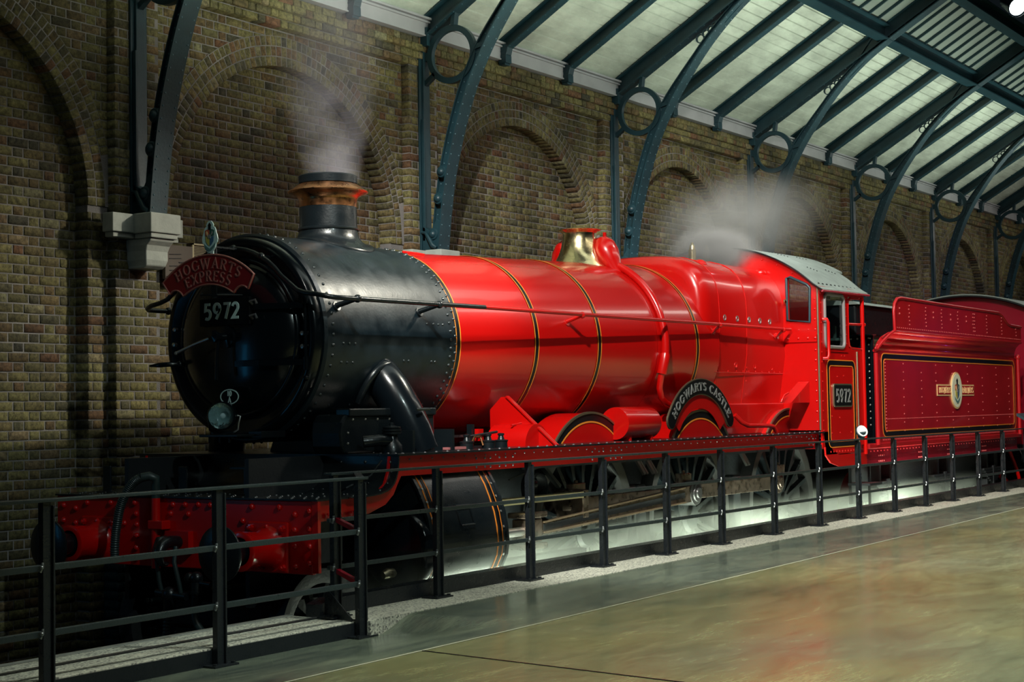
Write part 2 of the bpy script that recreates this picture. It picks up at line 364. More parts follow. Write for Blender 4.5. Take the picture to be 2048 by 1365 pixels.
# arch rings: three rows of header bricks on edge
vq = []; vs_ = 0
for k in KS:
    cx = (bay(k)+bay(k+1))/2
    for row in range(3):
        r0 = RIN+0.105*row; r1 = r0+0.105-0.011; n = int(PI*(r0+.05)/0.079); st = PI/n
        for i in range(n):
            a0 = i*st+(0.5*st if row % 2 else 0)*0; a1 = a0+st*(1-0.011/(st*r0)); am = (a0+a1)/2
            if abs(math.cos(am))*(r0+.05) > 1.90 and math.sin(am)*r0 > 0.0: continue
            P = lambda r, a: (cx+r*math.cos(a), SPR+r*math.sin(a))
            q = [P(r0, a0), P(r1, a0), P(r1, a1), P(r0, a1)]
            yj = 2.3215+rng.uniform(-.0015, .0015); yb = 2.49 if row == 0 else 2.36
            u, v, z = pix((P(r0, am)[0], 2.32, P(r0, am)[1]))
            if k <= 1 and 0 < u < 1200 and 0 < v < 470 and vs_ < 299:
                vs_ += 1; c = np.mean(q, axis=0)
                oo = quads_to_mesh('voussoir', [([(p[0]-c[0], p[1]-c[1]) for p in q], 0, yb-yj, rng.random())], BRICK, WALL)
                oo.location = (c[0], yj, c[1])
            else: vq.append((q, yj, yb, rng.random()))
o = quads_to_mesh('arch_rings', vq, BRICK, WALL); o['kind'] = 'stuff'
# dark engineering brick plinth of each pier
pq = []
for k in list(KS)+[7]:
    X = bay(k); 
    for row in range(0, 10):
        z0 = -0.12+row*PITCH; cuts = [-.36, -.14, .0, .22, .36] if row % 2 else [-.36, -.25, -.02, .1, .36]
        for a, b in zip(cuts[:-1], cuts[1:]):
            pq.append(([(X+a, z0), (X+b-.012, z0), (X+b-.012, z0+PITCH-.012), (X+a, z0+PITCH-.012)], 2.13 if a < -.2 or b > .3 else 2.10, 2.30, rng.random()))
o = quads_to_mesh('pier_plinth', pq, BRICKT, WALL); o['kind'] = 'stuff'
pl_ = MB()
for k in list(KS)+[7]: pl_.box(bay(k)-.355, bay(k)+.345, 2.14, 2.3, -.12, .72)
pl_.build('plinth_joints', MORTART, WALL)
# eave fascia: grey painted board with mouldings
fa = MB(); fa.box(-10, 29, 2.13, 2.25, 6.305, 6.50); fa.box(-10, 29, 2.115, 2.2, 6.30, 6.315); fa.box(-10, 29, 2.10, 2.2, 6.455, 6.475); fa.box(-10, 29, 2.08, 2.2, 6.49, 6.515)
fa = struct(fa.build('trim_1', FASCIA)); fa['label'] = 'grey painted eave board along the top of the brick wall'
# ------------------------------------------------------------------ stone corbels
SL = 0.58; ANG = math.atan(SL)
def zroof(y): return 6.515+SL*(2.2-y)
where = ['left of the chimney', 'just right of the black chimney', 'just right of the brass dome', 'behind the steam over the cab', 'just right of the cab roof', 'above the middle of the tender', 'above the front of the far carriage', 'beyond the far carriage, last of the row']
def corbel_proto():
    t = thing('stone_corbel', '', 'corbel', (0, 2.23, 3.35))
    def ring(x, y, z): return [(-x, 2.228, z), (-x, y, z), (x, y, z), (x, 2.228, z)]
    s = MB(); s.box(-.43, .43, 2.09, 2.228, 3.66, 3.83); s.box(-.40, .40, 2.12, 2.228, 3.615, 3.66)
    W_(s, 'wall_slab', STONE, t, bevel=.008)
    s = MB(); s.box(-.185, .185, 1.87, 2.10, 3.655, 3.835); s.box(-.165, .165, 1.89, 2.10, 3.61, 3.655)
    W_(s, 'bearing_block', STONE, t, bevel=.01)
    s = MB(); prof = [(3.61, 1.915), (3.585, 1.925), (3.55, 1.965), (3.50, 1.985), (3.42, 1.985), (3.37, 2.0), (3.345, 2.04)]
    rows = []
    for z, y in prof: rows.append(ring(.145-(0.01 if z < 3.55 else 0)-(0.015 if z < 3.38 else 0), y, z))
    vs = [p for r in rows for p in r]; fs = []
    for i in range(len(rows)-1):
        for a in range(3): fs.append((4*i+a, 4*i+4+a, 4*i+5+a, 4*i+1+a))
    fs.append((0, 1, 2, 3)); n = len(rows)*4; fs.append((n-1, n-2, n-3, n-4)); s.add(vs, fs)
    W_(s, 'scrolled_bracket', STONE, t, bevel=.01)
    return t
def dup(root, dx, label, group=None, loc=None):
    r = root.copy(); COL.objects.link(r)
    r.location = loc if loc else (root.location.x+dx, root.location.y, root.location.z)
    r['label'] = label
    for ch in list(root.children):
        c = ch.copy(); COL.objects.link(c); c.parent = r; c.matrix_parent_inverse = ch.matrix_parent_inverse.copy()
        for g in list(ch.children):
            d = g.copy(); COL.objects.link(d); d.parent = c; d.matrix_parent_inverse = g.matrix_parent_inverse.copy()
    return r
cp = corbel_proto(); cp['group'] = 'stone corbels under the roof trusses'
cp['label'] = 'pale stone corbel under the foremost truss, left of the red headboard'
for k in range(1, 5):
    dup(cp, bay(k), 'pale stone corbel under the truss '+where[k])
cp.location.x = bay(0)
# ------------------------------------------------------------------ roof trusses
def truss_proto():
    t = thing('roof_truss', '', 'truss', (0, 2.0, 3.83))
    OUT = [(1.965, 3.84), (1.92, 4.25), (1.845, 4.70), (1.71, 5.20), (1.545, 5.65), (1.33, 6.06), (1.09, 6.41), (.80, 6.78), (.50, 7.09), (.20, 7.34), (-.09, 7.53), (-.50, 7.77), (-1.14, 8.14), (-2.2, 8.75), (-3.6, 9.56)]
    # densify
    def dens(P, n=4):
        Q = []
        for i in range(len(P)-1):
            p0 = P[max(i-1, 0)]; p1 = P[i]; p2 = P[i+1]; p3 = P[min(i+2, len(P)-1)]
            for j in range(n):
                s = j/n; q = []
                for c in (0, 1):
                    q.append(0.5*((2*p1[c])+(-p0[c]+p2[c])*s+(2*p0[c]-5*p1[c]+4*p2[c]-p3[c])*s*s+(-p0[c]+3*p1[c]-3*p2[c]+p3[c])*s**3))
                Q.append(tuple(q))
        return Q+[P[-1]]
    O = dens(OUT); nrm = []
    for i in range(len(O)):
        a = O[max(i-1, 0)]; b = O[min(i+1, len(O)-1)]; d = (b[0]-a[0], b[1]-a[1]); L = math.hypot(*d); nrm.append((d[1]/L, -d[0]/L))   # inward (toward the wall/up)
    def off(i, w): return (O[i][0]+nrm[i][0]*w, O[i][1]+nrm[i][1]*w)
    dep = [0.15-.055*min(1, max(0, (1.35-O[i][0])/.45)) for i in range(len(O))]
    for i in range(len(O)):
        if O[i][0] < 0.3: dep[i] = 0.095+0.30*min(1, (0.3-O[i][0])/0.7)
    s = MB()
    def flange(w, th, hw):
        A = [(-hw,)+off(i, w if not callable(w) else w(i)) for i in range(len(O))]; B = [(hw,)+p[1:] for p in A]
        A2 = [(-hw,)+off(i, (w if not callable(w) else w(i))+th) for i in range(len(O))]; B2 = [(hw,)+p[1:] for p in A2]
        n = len(A); vs = A+B+A2+B2; fs = []
        for i in range(n-1): fs += [(i, i+1, n+i+1, n+i), (2*n+i, 3*n+i, 3*n+i+1, 2*n+i+1), (i, 2*n+i, 2*n+i+1, i+1), (n+i, n+i+1, 3*n+i+1, 3*n+i)]
        s.add(vs, fs+[(0, n, 3*n, 2*n)])
    flange(0.0, 0.014, .105); flange(lambda i: dep[i]-.014, 0.014, .04)
    A = [(-.012,)+off(i, .012) for i in range(len(O))]; B = [(-.012,)+off(i, dep[i]-.012) for i in range(len(O))]
    s.strip(A, B, (.024, 0, 0))
    for i in range(2, 22, 1):      # angle irons stiffening the web near the foot
        pass
    W_(s, 'curved_rib', IRON, t)
    s = MB()
    L = 0; last = O[0]; nxt = 0.05
    for i in range(1, len(O)):
        seg = math.hypot(O[i][0]-last[0], O[i][1]-last[1])
        while nxt < L+seg:
            f = (nxt-L)/seg; y = last[0]+(O[i][0]-last[0])*f; z = last[1]+(O[i][1]-last[1])*f
            nn = nrm[i]
            for sx in (-.075, .075): s.rivet((sx, y, z), (0, -nn[0], -nn[1]), .010, .008)
            s.rivet((-.0125, y+nn[0]*.05, z+nn[1]*.05), (-1, 0, 0), .009, .008)
            s.rivet((-.0125, y+nn[0]*(dep[i]-.035), z+nn[1]*(dep[i]-.035)), (-1, 0, 0), .009, .008)
            nxt += 0.115
        L += seg; last = O[i]
    o = W_(s, 'rib_rivets', IRONR, t); o['kind'] = 'stuff'
    s = MB(); s.box(-.055, .055, 2.18, 2.235, 3.84, 6.34); s.box(-.10, .10, 2.205, 2.232, 3.84, 6.36); s.box(-.085, -.055, 2.16, 2.20, 3.95, 5.35)
    W_(s, 'wall_post', IRON, t, bevel=.005)
    # foot casting with scroll, boss and cheek plates
    s = MB(); s.prism([(2.20, 3.84), (1.985, 3.84), (1.945, 4.16), (2.0, 4.2), (2.08, 4.06), (2.20, 4.12)], 'x', -.085, .085)
    W_(s, 'foot_casting', IRON, t, bevel=.006)
    s = MB(); s.tube([(-.10, 2.20, 4.05), (-.105, 2.14, 4.04), (-.11, 2.09, 3.97), (-.115, 2.04, 3.89), (-.11, 1.99, 3.86)], [.016, .02, .026, .028, .02], 8)
    W_(s, 'scroll', IRON, t, smooth=60)
    for z, y in ((4.02, 2.05), (4.42, 1.97), (4.72, 1.92)):
        s = MB(); s.lathe([(0, -.155), (.02, -.153), (.04, -.135), (.045, -.12), (.06, -.118), (.07, -.105), (.07, -.02)], (0.02, y, z), 'x', 20, flip=True)
        W_(s, 'boss', IRON, t, smooth=40)
    # spandrel ring with lugs
    s = MB(); s.lathe([(.268, -.03), (.335, -.03), (.335, .03), (.268, .03), (.268, -.03)], (0, 1.81, 6.06), 'x', 48)
    s.box(-.028, .028, 2.10, 2.20, 6.02, 6.12)
    s.bar((0, 1.78, 6.38), (0, 1.76, 6.53), .05, .08, (1, 0, 0)); s.bar((0, 1.50, 6.09), (0, 1.36, 6.12), .05, .07, (1, 0, 0)); s.bar((0, 2.05, 5.86), (0, 2.19, 5.76), .05, .06, (1, 0, 0))
    W_(s, 'spandrel_ring', IRON, t, smooth=40)
    # principal rafter: deep T beam along the roof slope
    s = MB(); yb, ye = 2.19, -3.6
    zb = lambda y: zroof(y)-.245
    s.prism([(yb, zb(yb)), (ye, zb(ye)), (ye, zroof(ye)), (yb, zroof(yb))], 'x', -.014, .014)
    s.bar((0, yb, zb(yb)), (0, ye, zb(ye)), .17, .018, (0, 1, 0)); s.bar((0, yb, zb(yb)+.225), (0, ye, zb(ye)+.225), .17, .018, (0, 1, 0))
    s.box(-.085, .085, 2.10, 2.20, 6.19, 6.40)
    W_(s, 'principal_rafter', IRON, t)
    s = MB(); y = 2.1
    while y > -1.2:
        for sx in (-.06, .06): s.rivet((sx, y, zb(y)-.010), (0, -SL, -1), .009, .008)
        y -= .12
    o = W_(s, 'rafter_rivets', IRONR, t); o['kind'] = 'stuff'
    for (y, z, r) in ((.868, 6.925, .050), (.785, 6.985, .040), (.715, 7.035, .031), (.657, 7.083, .025)):
        s = MB(); s.lathe([(r, -.02), (r+.012, -.02), (r+.012, .02), (r, .02), (r, -.02)], (0, y, z), 'x', 20)
        W_(s, 'tracery_ring', IRON, t, smooth=40)
    # gusset plate filling the acute corner between rib and rafter, and haunch below the purlin
    s = MB(); s.prism([(.50, 7.08), (.20, 7.34), (.06, 7.48), (.06, zb(.06)+.02), (.50, zb(.50)+.02)], 'x', -.013, .013)
    W_(s, 'gusset_plate', IRON, t)
    return t
tp = truss_proto(); tp['group'] = 'teal iron roof trusses'
tp['label'] = 'teal riveted iron roof truss standing on the corbel at the far left'
for k in range(1, 8): dup(tp, bay(k), 'teal riveted iron roof truss '+where[k])
tp.location.x = bay(0)
# ------------------------------------------------------------------ ceiling: boards, rafters, purlins, glazing
BOARD = bpy.data.materials.new('ceiling_board'); BOARD.use_nodes = True
def _board(m, col):
    lk = m.node_tree.links; b = m.node_tree.nodes['Principled BSDF']; b.inputs['Roughness'].default_value = 0.45
    tc = nod(m, 'ShaderNodeNewGeometry'); mp = nod(m, 'ShaderNodeMapping'); mp.inputs['Scale'].default_value = (1.0, 2.2, 2.2)
    lk.new(tc.outputs['Position'], mp.inputs[0]); n = nod(m, 'ShaderNodeTexNoise'); n.inputs['Scale'].default_value = 1.6; n.inputs['Detail'].default_value = 8; n.inputs['Roughness'].default_value = .65
    lk.new(mp.outputs[0], n.inputs['Vector']); mr = nod(m, 'ShaderNodeMapRange'); mr.inputs[1].default_value = .3; mr.inputs[2].default_value = .62; mr.inputs[3].default_value = .62; mr.inputs[4].default_value = 1.05
    lk.new(n.outputs['Fac'], mr.inputs[0]); oi = nod(m, 'ShaderNodeObjectInfo'); m2 = nod(m, 'ShaderNodeMapRange'); m2.inputs[3].default_value = .92; m2.inputs[4].default_value = 1.0
    lk.new(oi.outputs['Random'], m2.inputs[0]); mu = nod(m, 'ShaderNodeMath', operation='MULTIPLY'); lk.new(mr.outputs[0], mu.inputs[0]); lk.new(m2.outputs[0], mu.inputs[1])
    mx = nod(m, 'ShaderNodeMix', data_type='RGBA', blend_type='MULTIPLY'); mx.inputs[0].default_value = 1; mx.inputs[6].default_value = (*col, 1); lk.new(mu.outputs[0], mx.inputs[7]); lk.new(mx.outputs[2], b.inputs['Base Color'])
_board(BOARD, (0.58, 0.63, 0.54))
CG = MB(); y0, y1 = 2.2, -.08  # dark backing added above the boards to stop light leaking through
CG.add([(-10, y0, zroof(y0)+.05), (29, y0, zroof(y0)+.05), (29, y1, zroof(y1)+.05), (-10, y1, zroof(y1)+.05), (-10, y0, zroof(y0)+.09), (29, y0, zroof(y0)+.09), (29, y1, zroof(y1)+.09), (-10, y1, zroof(y1)+.09)],
       [(0, 1, 2, 3), (7, 6, 5, 4), (0, 4, 5, 1), (2, 6, 7, 3), (1, 5, 6, 2), (0, 3, 7, 4)])
CEIL = struct(CG.build('ceiling', DARK)); CEIL['label'] = 'sloping white boarded roof above the train'
nb = 17; dy = (2.16-(-.06))/nb
for i in range(nb):
    a = 2.16-i*dy; b = a-dy+.018
    s = MB(); s.add([(-10, a, zroof(a)), (29, a, zroof(a)), (29, b, zroof(b)), (-10, b, zroof(b)), (-10, a, zroof(a)+.03), (29, a, zroof(a)+.03), (29, b, zroof(b)+.03), (-10, b, zroof(b)+.03)],
                    [(0, 1, 2, 3), (7, 6, 5, 4), (0, 4, 5, 1), (2, 6, 7, 3), (1, 5, 6, 2), (0, 3, 7, 4)])
    s.build('ceiling_board', BOARD, CEIL)
def rafter(x):
    s = MB(); yb, ye = 2.18, -.02; zb = lambda y: zroof(y)-.16
    s.prism([(yb, zb(yb)), (ye, zb(ye)), (ye, zroof(ye)), (yb, zroof(yb))], 'x', x-.012, x+.012)
    s.bar((x, yb-.05, zb(yb-.05)), (x, ye, zb(ye)), .13, .016, (0, 1, 0)); s.bar((x, yb, zb(yb)+.15), (x, ye, zb(ye)+.15), .15, .016, (0, 1, 0))
    o = s.build('rafter', IRON, CEIL)
    s = MB(); s.box(x-.065, x+.065, 2.05, 2.16, 6.26, 6.36); s.prism([(2.16, 6.36), (2.05, 6.36), (2.02, 6.47), (2.16, 6.52)], 'x', x-.06, x+.06); s.box(x-.055, x+.055, 2.07, 2.16, 6.235, 6.262); s.build('rafter_shoe', IRON, o, bevel=.006)
    s = MB(); y = 2.0
    while y > 0:
        for sx in (-.045, .045): s.rivet((x+sx, y, zb(y)-.009), (0, -SL, -1), .008, .007)
        y -= .13
    q = s.build('rivets', IRONR, o); q['kind'] = 'stuff'
for k in range(-1, 7):
    for d in (1.53, 2.99): rafter(bay(k)+d)
def purlin(y, zt):
    s = MB(); s.box(-10, 29, y-.10, y+.10, zt-.24, zt-.22); s.box(-10, 29, y-.008, y+.008, zt-.22, zt); s.box(-10, 29, y-.09, y+.09, zt-.02, zt)
    return s.build('purlin', IRON, CEIL)
p1 = purlin(-.08, zroof(-.08)-.02); p2 = purlin(-1.08, zroof(-1.08)-.02)
for pp, y in ((p1, -.08), (p2, -1.08)):
    s = MB(); x = -9
    while x < 28:
        s.box(x, x+.05, y+.008, y+.085, zroof(y)-.24, zroof(y)-.05); x += .62
    s.build('stiffener', IRON, pp)
PANE = mat('obscured_glass', (0.26, 0.30, 0.27), 0.35, var=.12, vscale=2)
for k in range(-1, 7):
    for j in range(11):
        x = bay(k)+.09+j*(SP-.18)/11; w = (SP-.18)/11
        s = MB(); s.add([(x+.012, -.14, zroof(-.14)-.03), (x+w-.012, -.14, zroof(-.14)-.03), (x+w-.012, -1.02, zroof(-1.02)-.03), (x+.012, -1.02, zroof(-1.02)-.03)], [(0, 1, 2, 3)])
        q = s.build('roof_pane', PANE, CEIL); sm = q.modifiers.new('t', 'SOLIDIFY'); sm.thickness = .008
        s = MB(); s.bar((x, -.14, zroof(-.14)-.05), (x, -1.02, zroof(-1.02)-.05), .028, .05, (0, 1, 0)); s.build('glazing_bar', IRON, CEIL)
# ------------------------------------------------------------------ floor, ledge, kerb, pit
def zf(x): return .548 if x < -5.05 else (.548+(x+5.05)/.45*.106 if x < -4.6 else .654+.0035*(x+4.6))
FL = bpy.data.materials.new('polished_floor'); FL.use_nodes = True
def _floor(m):
    lk = m.node_tree.links; b = m.node_tree.nodes['Principled BSDF']
    g = nod(m, 'ShaderNodeNewGeometry'); sx = nod(m, 'ShaderNodeSeparateXYZ'); lk.new(g.outputs['Position'], sx.inputs[0])
    mp = nod(m, 'ShaderNodeMapping'); mp.inputs['Scale'].default_value = (1.0, 3.0, 1.0); mp.inputs['Rotation'].default_value = (0, 0, -.45); lk.new(g.outputs['Position'], mp.inputs[0])
    n = nod(m, 'ShaderNodeTexNoise'); n.inputs['Scale'].default_value = 1.1; n.inputs['Detail'].default_value = 9; n.inputs['Roughness'].default_value = .68; n.inputs['Distortion'].default_value = .6; lk.new(mp.outputs[0], n.inputs['Vector'])
    n2 = nod(m, 'ShaderNodeTexNoise'); n2.inputs['Scale'].default_value = .55; n2.inputs['Detail'].default_value = 4; lk.new(g.outputs['Position'], n2.inputs['Vector'])
    # tint zones: slab beside the railing, main slab, warm bay in the foreground
    gt = nod(m, 'ShaderNodeMath', operation='GREATER_THAN'); gt.inputs[1].default_value = -3.0
    ln = nod(m, 'ShaderNodeMath', operation='MULTIPLY_ADD'); ln.inputs[1].default_value = -.0147; lk.new(sx.outputs[0], ln.inputs[0]); lk.new(sx.outputs[1], ln.inputs[2])
    lk.new(ln.outputs[0], gt.inputs[0])
    r1 = nod(m, 'ShaderNodeMapRange'); r1.inputs[1].default_value = -7.0; r1.inputs[2].default_value = -4.0; lk.new(sx.outputs[0], r1.inputs[0])
    def mix(a, bb, fac):
        x = nod(m, 'ShaderNodeMix', data_type='RGBA')
        for i, v in ((6, a), (7, bb)):
            if hasattr(v, 'links'): lk.new(v, x.inputs[i])
            else: x.inputs[i].default_value = (*v, 1)
        lk.new(fac, x.inputs[0]); return x.outputs[2]
    cr = nod(m, 'ShaderNodeMapRange'); cr.inputs[1].default_value = .32; cr.inputs[2].default_value = .68; lk.new(n.outputs['Fac'], cr.inputs[0])
    c2 = nod(m, 'ShaderNodeMapRange'); c2.inputs[1].default_value = .38; c2.inputs[2].default_value = .62; lk.new(n2.outputs['Fac'], c2.inputs[0])
    near = mix((.065, .085, .075), (.18, .21, .15), cr.outputs[0])
    mainA = mix((.16, .165, .080), (.245, .245, .12), cr.outputs[0]); mainB = mix((.115, .14, .088), (.185, .205, .125), cr.outputs[0])
    main = mix(mainA, mainB, c2.outputs[0])
    colr = mix(main, near, gt.outputs[0])
    mp4 = nod(m, 'ShaderNodeMapping'); mp4.inputs['Scale'].default_value = (.35, 2.2, 1.0); mp4.inputs['Rotation'].default_value = (0, 0, .9); lk.new(g.outputs['Position'], mp4.inputs[0])
    n4 = nod(m, 'ShaderNodeTexNoise'); n4.inputs['Scale'].default_value = 22; n4.inputs['Detail'].default_value = 10; n4.inputs['Roughness'].default_value = .8; lk.new(mp4.outputs[0], n4.inputs['Vector'])
    r4 = nod(m, 'ShaderNodeMapRange'); r4.inputs[1].default_value = .3; r4.inputs[2].default_value = .7; r4.inputs[3].default_value = .62; r4.inputs[4].default_value = 1.35; lk.new(n4.outputs['Fac'], r4.inputs[0])
    x4 = nod(m, 'ShaderNodeMix', data_type='RGBA', blend_type='MULTIPLY'); x4.inputs[0].default_value = 1; lk.new(colr, x4.inputs[6]); lk.new(r4.outputs[0], x4.inputs[7]); lk.new(x4.outputs[2], b.inputs['Base Color'])
    mr = nod(m, 'ShaderNodeMapRange'); mr.inputs[1].default_value = .3; mr.inputs[2].default_value = .7; mr.inputs[3].default_value = .15; mr.inputs[4].default_value = .26; lk.new(n.outputs['Fac'], mr.inputs[0])
    lk.new(mr.outputs[0], b.inputs['Roughness']); b.inputs['Specular IOR Level'].default_value = .65
    bp = nod(m, 'ShaderNodeBump'); bp.inputs['Strength'].default_value = .08; bp.inputs['Distance'].default_value = .01; n3 = nod(m, 'ShaderNodeTexNoise'); n3.inputs['Scale'].default_value = 14; n3.inputs['Detail'].default_value = 6
    lk.new(mp.outputs[0], n3.inputs['Vector']); lk.new(n3.outputs['Fac'], bp.inputs['Height']); lk.new(bp.outputs[0], b.inputs['Normal'])
_floor(FL)
def zfl(x, y):
    t = min(1, max(0, (-4.25-x)/.42)); t = t*t*(3-2*t); u = min(1, max(0, (y+3.15)/1.15)); u = u*u*(3-2*u)
    return zf(max(x, -4.6))-.106*t*u
xs = [-18, -12, -9, -7, -6]+[-5.2]+[-4.9+.05*i for i in range(17)]+[-3.5, -2, 0, 2, 5, 8, 12, 16, 24, 34]; ys_ = [-20, -12, -8, -5, -3.6, -3.15]+[-3.05+.1*i for i in range(11)]+[-1.93]
vs = []; fs = []; ny = len(ys_)
for x in xs:
    for y in ys_: vs.append((x, y if not (y == -1.93 and x > -4.73) else -1.99, zfl(x, y)))
for i in range(len(xs)-1):
    for j in range(ny-1): fs.append((i*ny+j, (i+1)*ny+j, (i+1)*ny+j+1, i*ny+j+1))
FLOOR = MB().add(vs, fs).build('floor', FL, smooth=60); struct(FLOOR); FLOOR['label'] = 'polished olive and grey concrete floor'
SPECK = bpy.data.materials.new('speckled_aggregate'); SPECK.use_nodes = True
def _speck(m):
    lk = m.node_tree.links; b = m.node_tree.nodes['Principled BSDF']; b.inputs['Roughness'].default_value = .7
    g = nod(m, 'ShaderNodeNewGeometry'); v = nod(m, 'ShaderNodeTexVoronoi'); v.inputs['Scale'].default_value = 85; lk.new(g.outputs['Position'], v.inputs['Vector'])
    cr = nod(m, 'ShaderNodeValToRGB'); e = cr.color_ramp.elements; e[0].position = .0; e[0].color = (.09, .09, .08, 1); e[1].position = 1; e[1].color = (.62, .62, .50, 1)
    x = e.new(.35); x.color = (.40, .40, .34, 1)
    sp = nod(m, 'ShaderNodeSeparateColor'); lk.new(v.outputs['Color'], sp.inputs[0]); lk.new(sp.outputs[0], cr.inputs[0]); lk.new(cr.outputs[0], b.inputs['Base Color'])
    bp = nod(m, 'ShaderNodeBump'); bp.inputs['Strength'].default_value = .5; bp.inputs['Distance'].default_value = .004; lk.new(v.outputs['Distance'], bp.inputs['Height']); lk.new(bp.outputs[0], b.inputs['Normal'])
_speck(SPECK)
s = MB(); zz = [(x, zf(x)) for x in (-4.73, -4.6, -2, 2, 8, 16, 34)]
A = [(x, -2.03, max(z, .648)+.004) for x, z in zz]; B = [(x, -1.60, max(z, .648)+.004) for x, z in zz]; s.strip(A, B, (0, 0, -.25))
o = struct(s.build('trim_2', SPECK)); o['label'] = 'speckled aggregate strip under the right-hand railing'
s = MB(); s.box(-12, -4.72, -1.93, -1.36, .40, .648); o = struct(s.build('trim_3', SPECK, bevel=.004)); o['label'] = 'speckled ledge behind the left railing'
s = MB(); s.box(-12, -4.74, -1.945, -1.932, .548, .640); s.box(-4.74, -4.72, -1.945, -1.60, .50, .655); o = struct(s.build('trim_4', RAILBK)); o['label'] = 'black fascia below the left ledge'
s = MB(); s.box(-12, -4.72, -1.585, -1.565, .645, .654); o = struct(s.build('trim_5', BRSTEEL)); o['label'] = 'bright metal edging line on the left ledge'
s = MB(); s.box(-12, -4.72, -1.62, -1.59, .645, .6495); o = struct(s.build('trim_6', RAILBK)); o['label'] = 'dark groove beside the metal edging'
s = MB(); s.box(-12, -4.72, -1.36, -1.30, .40, .652); o = struct(s.build('trim_7', STONE, bevel=.004)); o['label'] = 'pale coping edge of the ledge above the pit'
s = MB(); A = [(x, -1.605, z) for x, z in zz]; 
for i in range(len(zz)-1):
    (xa, za), (xb, zb_) = zz[i], zz[i+1]
    s.add([(xa, -1.605, .3), (xb, -1.605, .3), (xb, -1.48, .3), (xa, -1.48, .3), (xa, -1.605, za+.11), (xb, -1.605, zb_+.11), (xb, -1.48, zb_+.11), (xa, -1.48, za+.11)],
          [(0, 3, 2, 1), (4, 5, 6, 7), (0, 1, 5, 4), (1, 2, 6, 5), (2, 3, 7, 6), (3, 0, 4, 7)])
o = struct(s.build('trim_8', RAILBK)); o['label'] = 'low black kerb behind the right-hand railing'
s = MB(); s.box(-14, 34, -1.48, 2.7, -.32, -.12); s.box(-14, 34, -1.50, -1.44, -.12, .40); o = struct(s.build('floor_pit', COAL)); o['label'] = 'dark ballasted track bed'
for nm, yy in (('trim_9', -.75), ('trim_10', .75)):
    s = MB(); s.box(-9, 30, yy-.035, yy+.035, -.12, -.055); s.box(-9, 30, yy-.008, yy+.008, -.12, -.06); o = struct(s.build(nm, STEEL)); o['label'] = 'steel running rail on the '+('near' if yy < 0 else 'far')+' side'
PALEJ = mat('pale_joint', (.34, .34, .27), .9, bump=.5, bscale=120)
s = MB(); pts = [(-9.5, -3.19), (-6.3, -3.12), (-2.5, -3.07), (7.3, -2.90), (20, -2.72)]
for a, b in zip(pts[:-1], pts[1:]):
    n = 12
    for i in range(n):
        xa = a[0]+(b[0]-a[0])*i/n; xb = a[0]+(b[0]-a[0])*(i+1)/n; ya = a[1]+(b[1]-a[1])*i/n; yb = a[1]+(b[1]-a[1])*(i+1)/n
        s.add([(xa, ya-.009, zfl(xa, ya)+.002), (xb, yb-.009, zfl(xb, yb)+.002), (xb, yb+.009, zfl(xb, yb)+.002), (xa, ya+.009, zfl(xa, ya)+.002)], [(0, 1, 2, 3)])
o = struct(s.build('trim_11', PALEJ)); o['label'] = 'pale raised joint line across the floor'
s = MB(); s.bar((-5.62, -3.12, zfl(-5.62, -3.12)+.002), (-5.95, -5.6, zfl(-5.95, -5.6)+.002), .014, .003); o = struct(s.build('trim_12', LINEBK)); o['label'] = 'thin dark expansion joint in the foreground floor'
# ------------------------------------------------------------------ railings
def post(root, x, y, zb, zt, w=.05):
    s = MB(); s.box(x-w/2, x+w/2, y-.02, y+.02, zb, zt); s.box(x+w/2, x+w/2+.012, y-.035, y+.035, zb, zt-.02)
    o = W_(s, 'post', RAILBK, root, bevel=.003)
    s = MB(); s.box(x-.10, x+.10, y-.07, y+.07, zb, zb+.012)
    for a in (-.075, .075):
        s.lathe([(.014, .012), (.014, .022), (0, .024)], (x+a, y-.045, zb), 'z', 6)
    S_(s, 'foot_plate', RAILBK, o)
    return o
CLIPM = mat('clip_steel', (.25, .27, .27), .35, metal=.8)
def clip(root, par, x, y, z):
    s = MB(); s.tube([(x-.055, y-.03, z-.02), (x-.045, y-.036, z+.01), (x-.04, y-.03, z+.028)], .008, 6); s.sphere((x-.05, y-.036, z+.005), .011, 8, 6)
    return S_(s, 'clip', CLIPM, par, smooth=50)
FR = thing('railing', 'black metal railing with three rails standing on the lower floor at the left', 'railing', (-7, -1.97, .548))
fx = [-8.62, -7.34, -6.07, -4.76]
for x in fx:
    p = post(FR, x, -1.97, .548, 1.575, .055)
    for z in (1.235, .895): clip(FR, p, x, -1.97, z)
for nm, z, h, d in (('top_rail', 1.583, .018, .075), ('middle_rail', 1.235, .034, .03), ('lower_rail', .895, .034, .03)):
    s = MB(); s.box(-9.4, -4.70 if h < .03 else -4.78, -1.97-d/2, -1.97+d/2, z-h/2, z+h/2); W_(s, nm, RAILG, FR, bevel=.004)
s = MB(); s.bar((-4.74, -1.97, 1.583), (-4.45, -1.70, 1.604), .05, .016); W_(s, 'return_rail', RAILBK, FR)
for z in (1.25, .91):
    s = MB(); s.bar((-4.76, -1.96, z-.01), (-4.68, -1.72, z+.05), .03, .03); W_(s, 'return_bar', REDDK, FR, label='dark red short tie bar')
s = MB(); s.add([(-4.80, -1.93, .65), (-4.70, -1.62, .66), (-4.70, -1.62, .86), (-4.80, -1.93, .67), (-4.79, -1.93, .65), (-4.69, -1.62, .66), (-4.69, -1.62, .86), (-4.79, -1.93, .67)],
         [(0, 1, 2, 3), (7, 6, 5, 4), (0, 4, 5, 1), (1, 5, 6, 2), (2, 6, 7, 3), (3, 7, 4, 0)]); W_(s, 'end_gusset', RAILBK, FR)
RR = thing('railing', 'long black metal railing on the aggregate strip beside wheels and tender', 'railing', (2, -1.70, .66))
